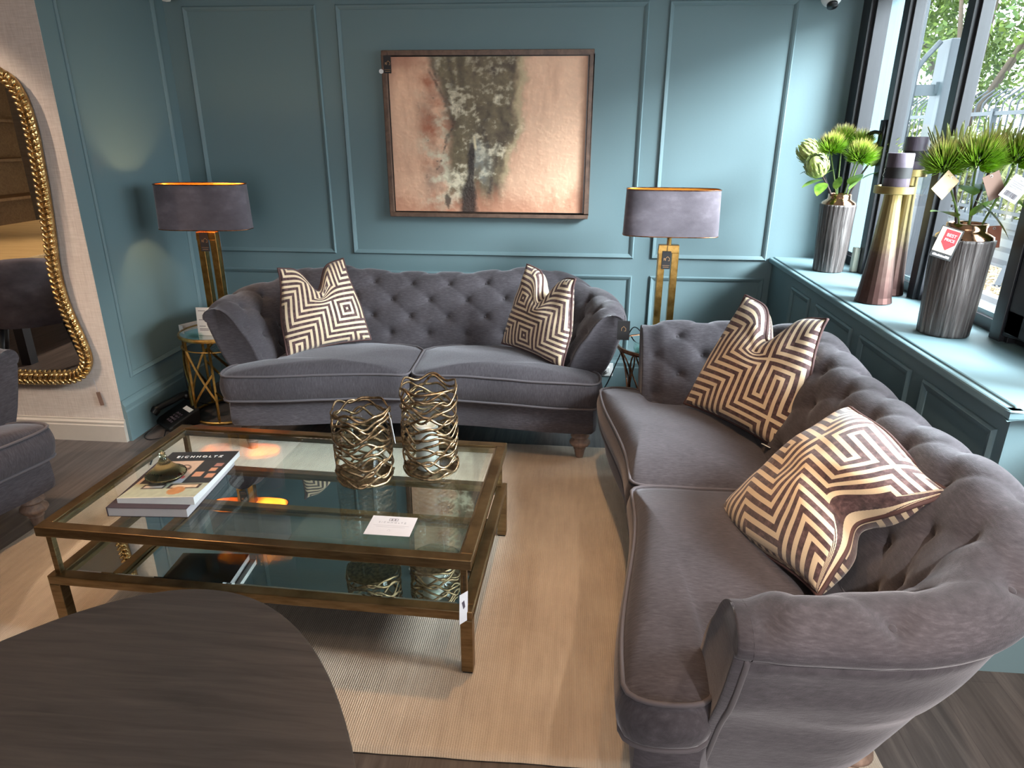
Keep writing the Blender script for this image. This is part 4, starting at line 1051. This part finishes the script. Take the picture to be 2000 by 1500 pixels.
F_('spiky_flower','bright spiky green flower head front right '+GL,v,(.02,-.02),(1.383,3.58,1.455),'spiky',.088,(.05,-.25,1),[(.40,(.1,-.6,.7),.10,.07),(.3,(.3,-.4,.8),.07,.04)],False,5)
F_('spiky_flower','spiky green flower head at the back right '+GL,v,(.02,.02),(1.43,3.72,1.512),'spiky',.08,(.1,.1,1),[],False,6)
F_('protea_flower','pale yellow-green open protea pointing at the window '+GL,v,(.035,.0),(1.500,3.655,1.465),'protea',.062,(.75,-.2,.65),[(.5,(.5,-.4,.5),.09,.06)],True,7)
v=(V2[0],V2[1],ZS+.343)
GL='in the larger sill vase'
F_('spiky_flower','spiky green flower head on the left '+GL,v,(-.02,-.01),(1.227,2.46,1.462),'spiky',.090,(-.1,-.1,1),[(.28,(-.7,-.3,.35),.12,.075)],False,11)
F_('spiky_flower','largest spiky green flower head in the middle '+GL,v,(-.0,-.02),(1.312,2.43,1.480),'spiky',.100,(.02,-.15,1),[(.5,(.7,-.3,-.45),.17,.085),(.55,(-.6,-.4,.5),.10,.06),(.28,(.2,-.5,.8),.09,.05)],False,13)
F_('spiky_flower','spiky green flower head furthest right '+GL,v,(.03,-.01),(1.425,2.42,1.486),'spiky',.095,(.15,-.05,1),[(.6,(.6,-.5,-.3),.10,.06)],False,15)
F_('protea_flower','pale protea behind the left flower head '+GL,v,(-.015,.03),(1.290,2.56,1.490),'protea',.062,(-.15,.1,1),[],True,12)
F_('protea_flower','pale protea behind the right flower head '+GL,v,(.02,.03),(1.425,2.53,1.492),'protea',.064,(.2,.1,1),[(.55,(-.5,-.5,.4),.11,.06)],True,14)
def card_tag(label,loc,w,h,rot,mat,back=None):
    t=thing('flower_tag',label,'tag',loc,rot=rot)
    B().box(-w/2,w/2,-.0008,.0008,-h,0).ob('card',mat,t); B().lathe([(.003,0),(.0045,.001),(.003,.002)],12,rot=Matrix.Rotation(PI/2,3,'X'),c=(0,-.0,-.008),cap=False).ob('eyelet',M_white,t); return t
card_tag('blank kraft card tag hanging at the left of the larger sill vase flowers',(1.235,2.41,1.428),.058,.075,(0,rad(38),rad(10)),M_kraft)
card_tag('blank brown card tag in the middle of the larger sill vase flowers',(1.325,2.37,1.436),.052,.082,(0,rad(-28),rad(0)),M_brownc)
t=card_tag('white barcode tag at the right of the larger sill vase flowers',(1.415,2.345,1.425),.060,.075,(0,rad(28),rad(-8)),M_paper)
g=B(); x=-.020
rr=random.Random(3)
while x<.020:
    w_=rr.choice((.0006,.0012,.0018)); g.box(x,x+w_,-.0014,-.0009,-.066,-.050); x+=w_+rr.choice((.0008,.0014))
g.ob('barcode',M_ink,t)
g=B(); [g.box(-.022,-.022+l,-.0014,-.0009,z,z+.0016) for z,l in((-.020,.040),(-.026,.034),(-.032,.042),(-.038,.026))]; g.ob('printed_line',M_grey,t)
t=thing('best_price_tag','dark and kraft tag with red arrow badge reading BEST PRICE on the larger vase rim','tag',(1.262,2.392,1.262),rot=(rad(-14),rad(16),rad(-16)))
B().box(-.034,.034,-.004,.0,-.105,0).ob('card',M_bcard,t,bevel=.001)
B().box(-.033,.029,-.0048,-.004,-.085,-.004).ob('kraft_panel',M_cream,t)
B().add([(-.018,-.0053,-.008),(.026,-.0053,-.008),(.026,-.0053,-.052),(.004,-.0053,-.076),(-.018,-.0053,-.052)],[(0,1,2,3,4)]).ob('red_badge',M_red,t)
text('BEST',.0145,M_paper,t,(.004,-.0058,-.026),(PI/2,0,0)); text('PRICE',.0125,M_paper,t,(.004,-.0058,-.042),(PI/2,0,0))
g=B(); rr=random.Random(9); x=-.026
while x<.024: w_=rr.uniform(.0022,.0042); g.box(x,x+w_,-.0046,-.004,-.099,-.099+rr.uniform(.005,.008)); x+=w_+.0014
g.ob('small_print',M_paper,t)
card_tag('plain copper-toned card tag on the window side of the larger vase neck',(1.437,2.475,1.262),.045,.075,(0,rad(-6),rad(-8)),simple('copper_card',lin(186,112,84),.5))
# candle holders
def m_ombre():
    t=NT('ombre_metal'); z=t.N('ShaderNodeSeparateXYZ',{0:t.obj()}).outputs[2]; n=t.noise(t.obj(),40,4)
    f=t.math('ADD',t.math('MULTIPLY',z,2.1),t.math('MULTIPLY_ADD',n,.25,-.12))
    t.P(base=t.ramp(f,[(.12,lin(92,68,64)),(.42,lin(112,92,84)),(.62,lin(158,142,104)),(.95,lin(168,150,100))]),metal=1,rough=.44); return t.m
M_ombre=m_ombre()
def holder(label,x,y,h,r0,r1,rp):
    t=thing('candle_holder',label,'candle holder',(x,y,ZS+.0005)); n=22
    prof=[(r0*.96,0),(r0,.004),(r0*.93,h*.06),(r0*.80,h*.25),(r0*.66,h*.5),(r0*.55,h*.72),(r1*1.02,h*.9),(r1,h-.012),(r1*.9,h-.012)]
    B().lathe(prof,n).ob('fluted_column',M_ombre,t)
    B().lathe([(r1*.5,h-.013),(rp*.97,h-.013),(rp,h-.011),(rp,h+.016),(rp-.003,h+.017),(rp-.005,h+.012),(rp-.006,h+.0),(0,h)],36).ob('top_plate',M_ombre,t,True,angle=.4)
    return t
def candle(label,x,y,z,r,h):
    t=thing('pillar_candle',label,'candle',(x,y,z))
    B().lathe([(r*.97,0),(r,.003),(r,h-.004),(r*.96,h),(.006,h-.002),(0,h-.002)],40).ob('wax',M_candle,t,True,angle=.6)
    B().lathe([(r+.0012,h*.33),(r+.0012,h*.62)],40,cap=False).ob('paper_band',M_bcard,t,True)
    B().tube([(0,0,h-.003),(.002,.001,h+.008)],.0015,6).ob('wick',M_paper,t)
    P=[(-r-.002,-.004,h*.60),(-r-.006,-.006,h*.55),(-r-.003,-.004,h*.50),(-r-.008,-.005,h*.40),(-r-.003,-.006,h*.36)]
    B().tube(catmull(P,5),.0012,6).ob('twine_bow',M_paper,t,True); return t
H1=(1.300,2.962); H2=(1.432,3.135)
holder('taller fluted candle holder shading from brown to gold, in front on the window sill',*H1,.462,.074,.034,.076)
holder('fluted brown to gold candle holder standing behind the other one, next to the window glass',*H2,.520,.064,.031,.060)
candle('mottled plum pillar candle on the front candle holder',H1[0],H1[1],ZS+.4635,.050,.142)
candle('mottled plum pillar candle on the rear candle holder beside the window glass',H2[0],H2[1],ZS+.5215,.046,.145)
# ---------------------------------------------------------------- outside
M_pave=simple('pale_paving',lin(104,104,106),.8); M_road=simple('pale_concrete',lin(128,128,128),.9)
o=struct(B().box(1.66,5.6,-4,30,-.30,-.02).ob('ground_paving',M_pave)); 
o=struct(B().box(5.6,40,-10,60,-.40,-.05).ob('ground_yard',M_road))
struct(B().box(1.60,1.80,4.10,4.32,-.1,2.6).ob('wall_pier',simple('grey_render',lin(72,76,80),.85)))
struct(B().box(4.22,4.34,4,30,-.02,.03).ob('trim_kerb',simple('kerb_stone',lin(120,120,122),.85))); bpy.data.objects['trim_kerb'].name='trim_31'
# gravel bed
g=B(); pm=[simple('cream_gravel',lin(150,134,104),.8),simple('tan_gravel',lin(118,100,76),.8),simple('pale_gravel',lin(170,160,140),.8)]
rr=random.Random(5)
g.box(4.34,5.32,4.5,16,-.02,.012)
for i in range(4200):
    x=rr.uniform(4.36,5.30); y=4.6+11*rr.random()**1.3; s=rr.uniform(.012,.026)
    g.ell((x,y,.012+s*.3),(s,s*rr.uniform(.6,1),s*.6),5,3,Matrix.Rotation(rr.uniform(0,6),3,'Z'),rr.randrange(3))
o=g.ob('gravel_bed',pm); tag(o,'bed of cream and tan gravel outside the window','gravel'); o['kind']='stuff'
t=thing('ground_stake','flat grey metal stake lying tilted in the gravel outside','stake',(4.62,7.65,.02),rot=(0,-.5,.9))
B().box(0,.36,-.03,.03,0,.012).ob('blade',M_steelg,t); B().box(-.06,.02,-.05,.05,-.008,.004).ob('foot',M_steelg,t)
# brick wall with railings
def m_brick():
    t=NT('grey_painted_brick'); br=t.N('ShaderNodeTexBrick',{'Vector':t.map(t.obj(),(1,1,1),(0,-PI/2,PI/2)),'Scale':1.0,'Color1':lin(54,58,64),'Color2':lin(64,68,74),'Mortar':lin(90,94,98),'Mortar Size':.008,'Brick Width':.23,'Row Height':.078}); 
    t.P(base=br.outputs[0],rough=.8); return t.m
t=thing('brick_wall','low grey brick wall with stone coping outside the window','wall',(5.36,13.5,-.05))
bw=B().box(-8.5,8.5,0,.22,0,.53).ob('brickwork',m_brick(),t); bw.rotation_euler=(0,0,-PI/2); 
cp=B().box(-8.5,8.5,-.04,.26,.53,.60).ob('coping',simple('coping_grey',lin(68,72,78),.8),t); cp.rotation_euler=(0,0,-PI/2)
rl=thing('railing','long grey steel railing with outward-bent bar tips on the low brick wall','fence',(5.45,9,.55))
B().box(-.015,.015,-3.6,16,.0+.07,.11).ob('bottom_rail',M_steelg,rl); B().box(-.02,.02,-3.6,16,1.25,1.30).ob('top_rail',M_steelg,rl)
bar=None
for i in range(96):
    y=-3.5+.155*i if i<70 else -3.5+.155*70+.33*(i-70)
    if bar is None:
        P=[(0,0,0),(0,0,1.34),(.0,0,1.40),(.05,0,1.47),(.19,0,1.58)]; bar=B().tube(P,.0125,6).ob('bar',M_steelg,rl); o=bar
    else: o=bar.copy(); COL.objects.link(o)
    o.location=(0,y,0)
for y in(-1.55,1.0,4.2): B().box(-.035,.035,y-.035,y+.035,0,1.34).ob('rail_post',M_steelg,rl)
# gate
gt=thing('steel_gate','grey steel gate leaf with bent bar tips next to a broad gate post outside','gate',(3.42,7.4,-.02))
B().box(.03,.30,-.12,.12,0,2.42).ob('gate_post',M_steelg,gt,bevel=.01)
B().box(-1.35,.03,-.03,.03,1.93,2.03).box(-1.35,.03,-.03,.03,.15,.25).box(-.0,.04,-.05,.05,1.95,2.05).ob('gate_rail',M_steelg,gt)
bar=None
for i in range(8):
    if bar is None:
        bar=B().tube([(0,-.04,.1),(0,-.04,2.12),(.01,-.04,2.18),(.06,-.04,2.26),(.17,-.04,2.40)],.026,8).ob('bar',M_steelg,gt,True); o=bar
    else: o=bar.copy(); COL.objects.link(o)
    o.location=(-.20-.165*i,0,0)
# trees and hedge
def m_fol(name,a,b_):
    t=NT(name); n=t.noise(t.obj(),1.3,3); n2=t.noise(t.obj(),11,2)
    t.P(base=t.ramp(t.math('ADD',t.math('MULTIPLY',n,.6),t.math('MULTIPLY',n2,.4)),[(.35,a),(.65,b_)]),rough=.6)
    return t.m
M_fol=m_fol('lime_tree_foliage',lin(58,84,26),lin(122,142,52)); M_fol2=m_fol('green_tree_foliage',lin(40,68,28),lin(86,112,44)); M_bark2=simple('tree_bark',lin(98,84,72),.9)
M_hedge=m_fol('pale_hedge_foliage',lin(96,104,52),lin(138,140,86))
def tree(label,x,y,th,H,R_,n,mat,seed,name='tree',ls=.10):
    rg=random.Random(seed); t=thing(name,label,name.split('_')[-1],(x,y,-.05)); vs=[];fs=[]
    cl=[(rg.gauss(0,.42)*R_,rg.gauss(0,.42)*R_,th+(H-th)*rg.uniform(.05,1.0),rg.uniform(.22,.42)*R_) for _ in range(34)]
    for i in range(n):
        cx_,cy_,cz_,cr_=cl[i%len(cl)]; d=Vector((rg.gauss(0,1),rg.gauss(0,1),rg.gauss(0,1))).normalized()*cr_*rg.uniform(.55,1.05)
        p=Vector((cx_,cy_,cz_))+Vector((d.x,d.y,d.z*.75)); q=Vector((rg.gauss(0,1),rg.gauss(0,1),rg.gauss(.7,1))).normalized()
        a=q.orthogonal().normalized(); bq=q.cross(a); an=rg.uniform(0,6.3); a,bq=a*math.cos(an)+bq*math.sin(an),bq*math.cos(an)-a*math.sin(an)
        s=ls*rg.uniform(.6,1.2); o=len(vs); vs+=[p-a*s,p+bq*s*.42,p+a*s,p-bq*s*.42]; fs.append((o,o+1,o+2,o+3))
    raw('foliage',vs,fs,mat,t,False)
    tr=B().tube(catmull([(0,0,0),(.05,.02,th*.5),(.0,.05,th),(.08,0,th+(H-th)*.6)],5),[R_*.055]*15+[.02],10)
    for k in range(5):
        a=k*1.3; tr.tube([(0,0,th*.9),(R_*.3*math.cos(a),R_*.3*math.sin(a),th+(H-th)*.3),(R_*.55*math.cos(a),R_*.55*math.sin(a),th+(H-th)*.6)],[R_*.03,R_*.02,R_*.008],6)
    tr.ob('trunk',M_bark2,t,True); return t
tree('sunlit lime-green tree seen through the middle window pane',8.6,17.0,1.7,6.8,2.9,12000,M_fol,1)
tree('deep green tree seen through the right window pane behind the railing',9.6,12.4,2.0,6.8,2.8,12000,M_fol2,2)
tree('tall green tree furthest right outside the window',11.6,7.6,2.0,7.2,2.8,8000,M_fol2,3)
tree('pale distant tree filling the gap between the two nearer trees',15.5,22.5,1.2,9.5,4.2,9000,M_fol,4,ls=.16)
tree('distant light green tree behind the steel gate post',9.6,26.0,1.4,9.0,4.4,9000,M_fol,7,ls=.16)
tree('low pale green hedge behind the railing on the right',7.35,10.4,.15,1.5,1.35,4500,M_hedge,5,'hedge',.07)
tree('low pale green hedge seen through the bars of the steel gate',7.4,14.2,.15,1.5,1.35,4500,M_hedge,6,'hedge',.07)
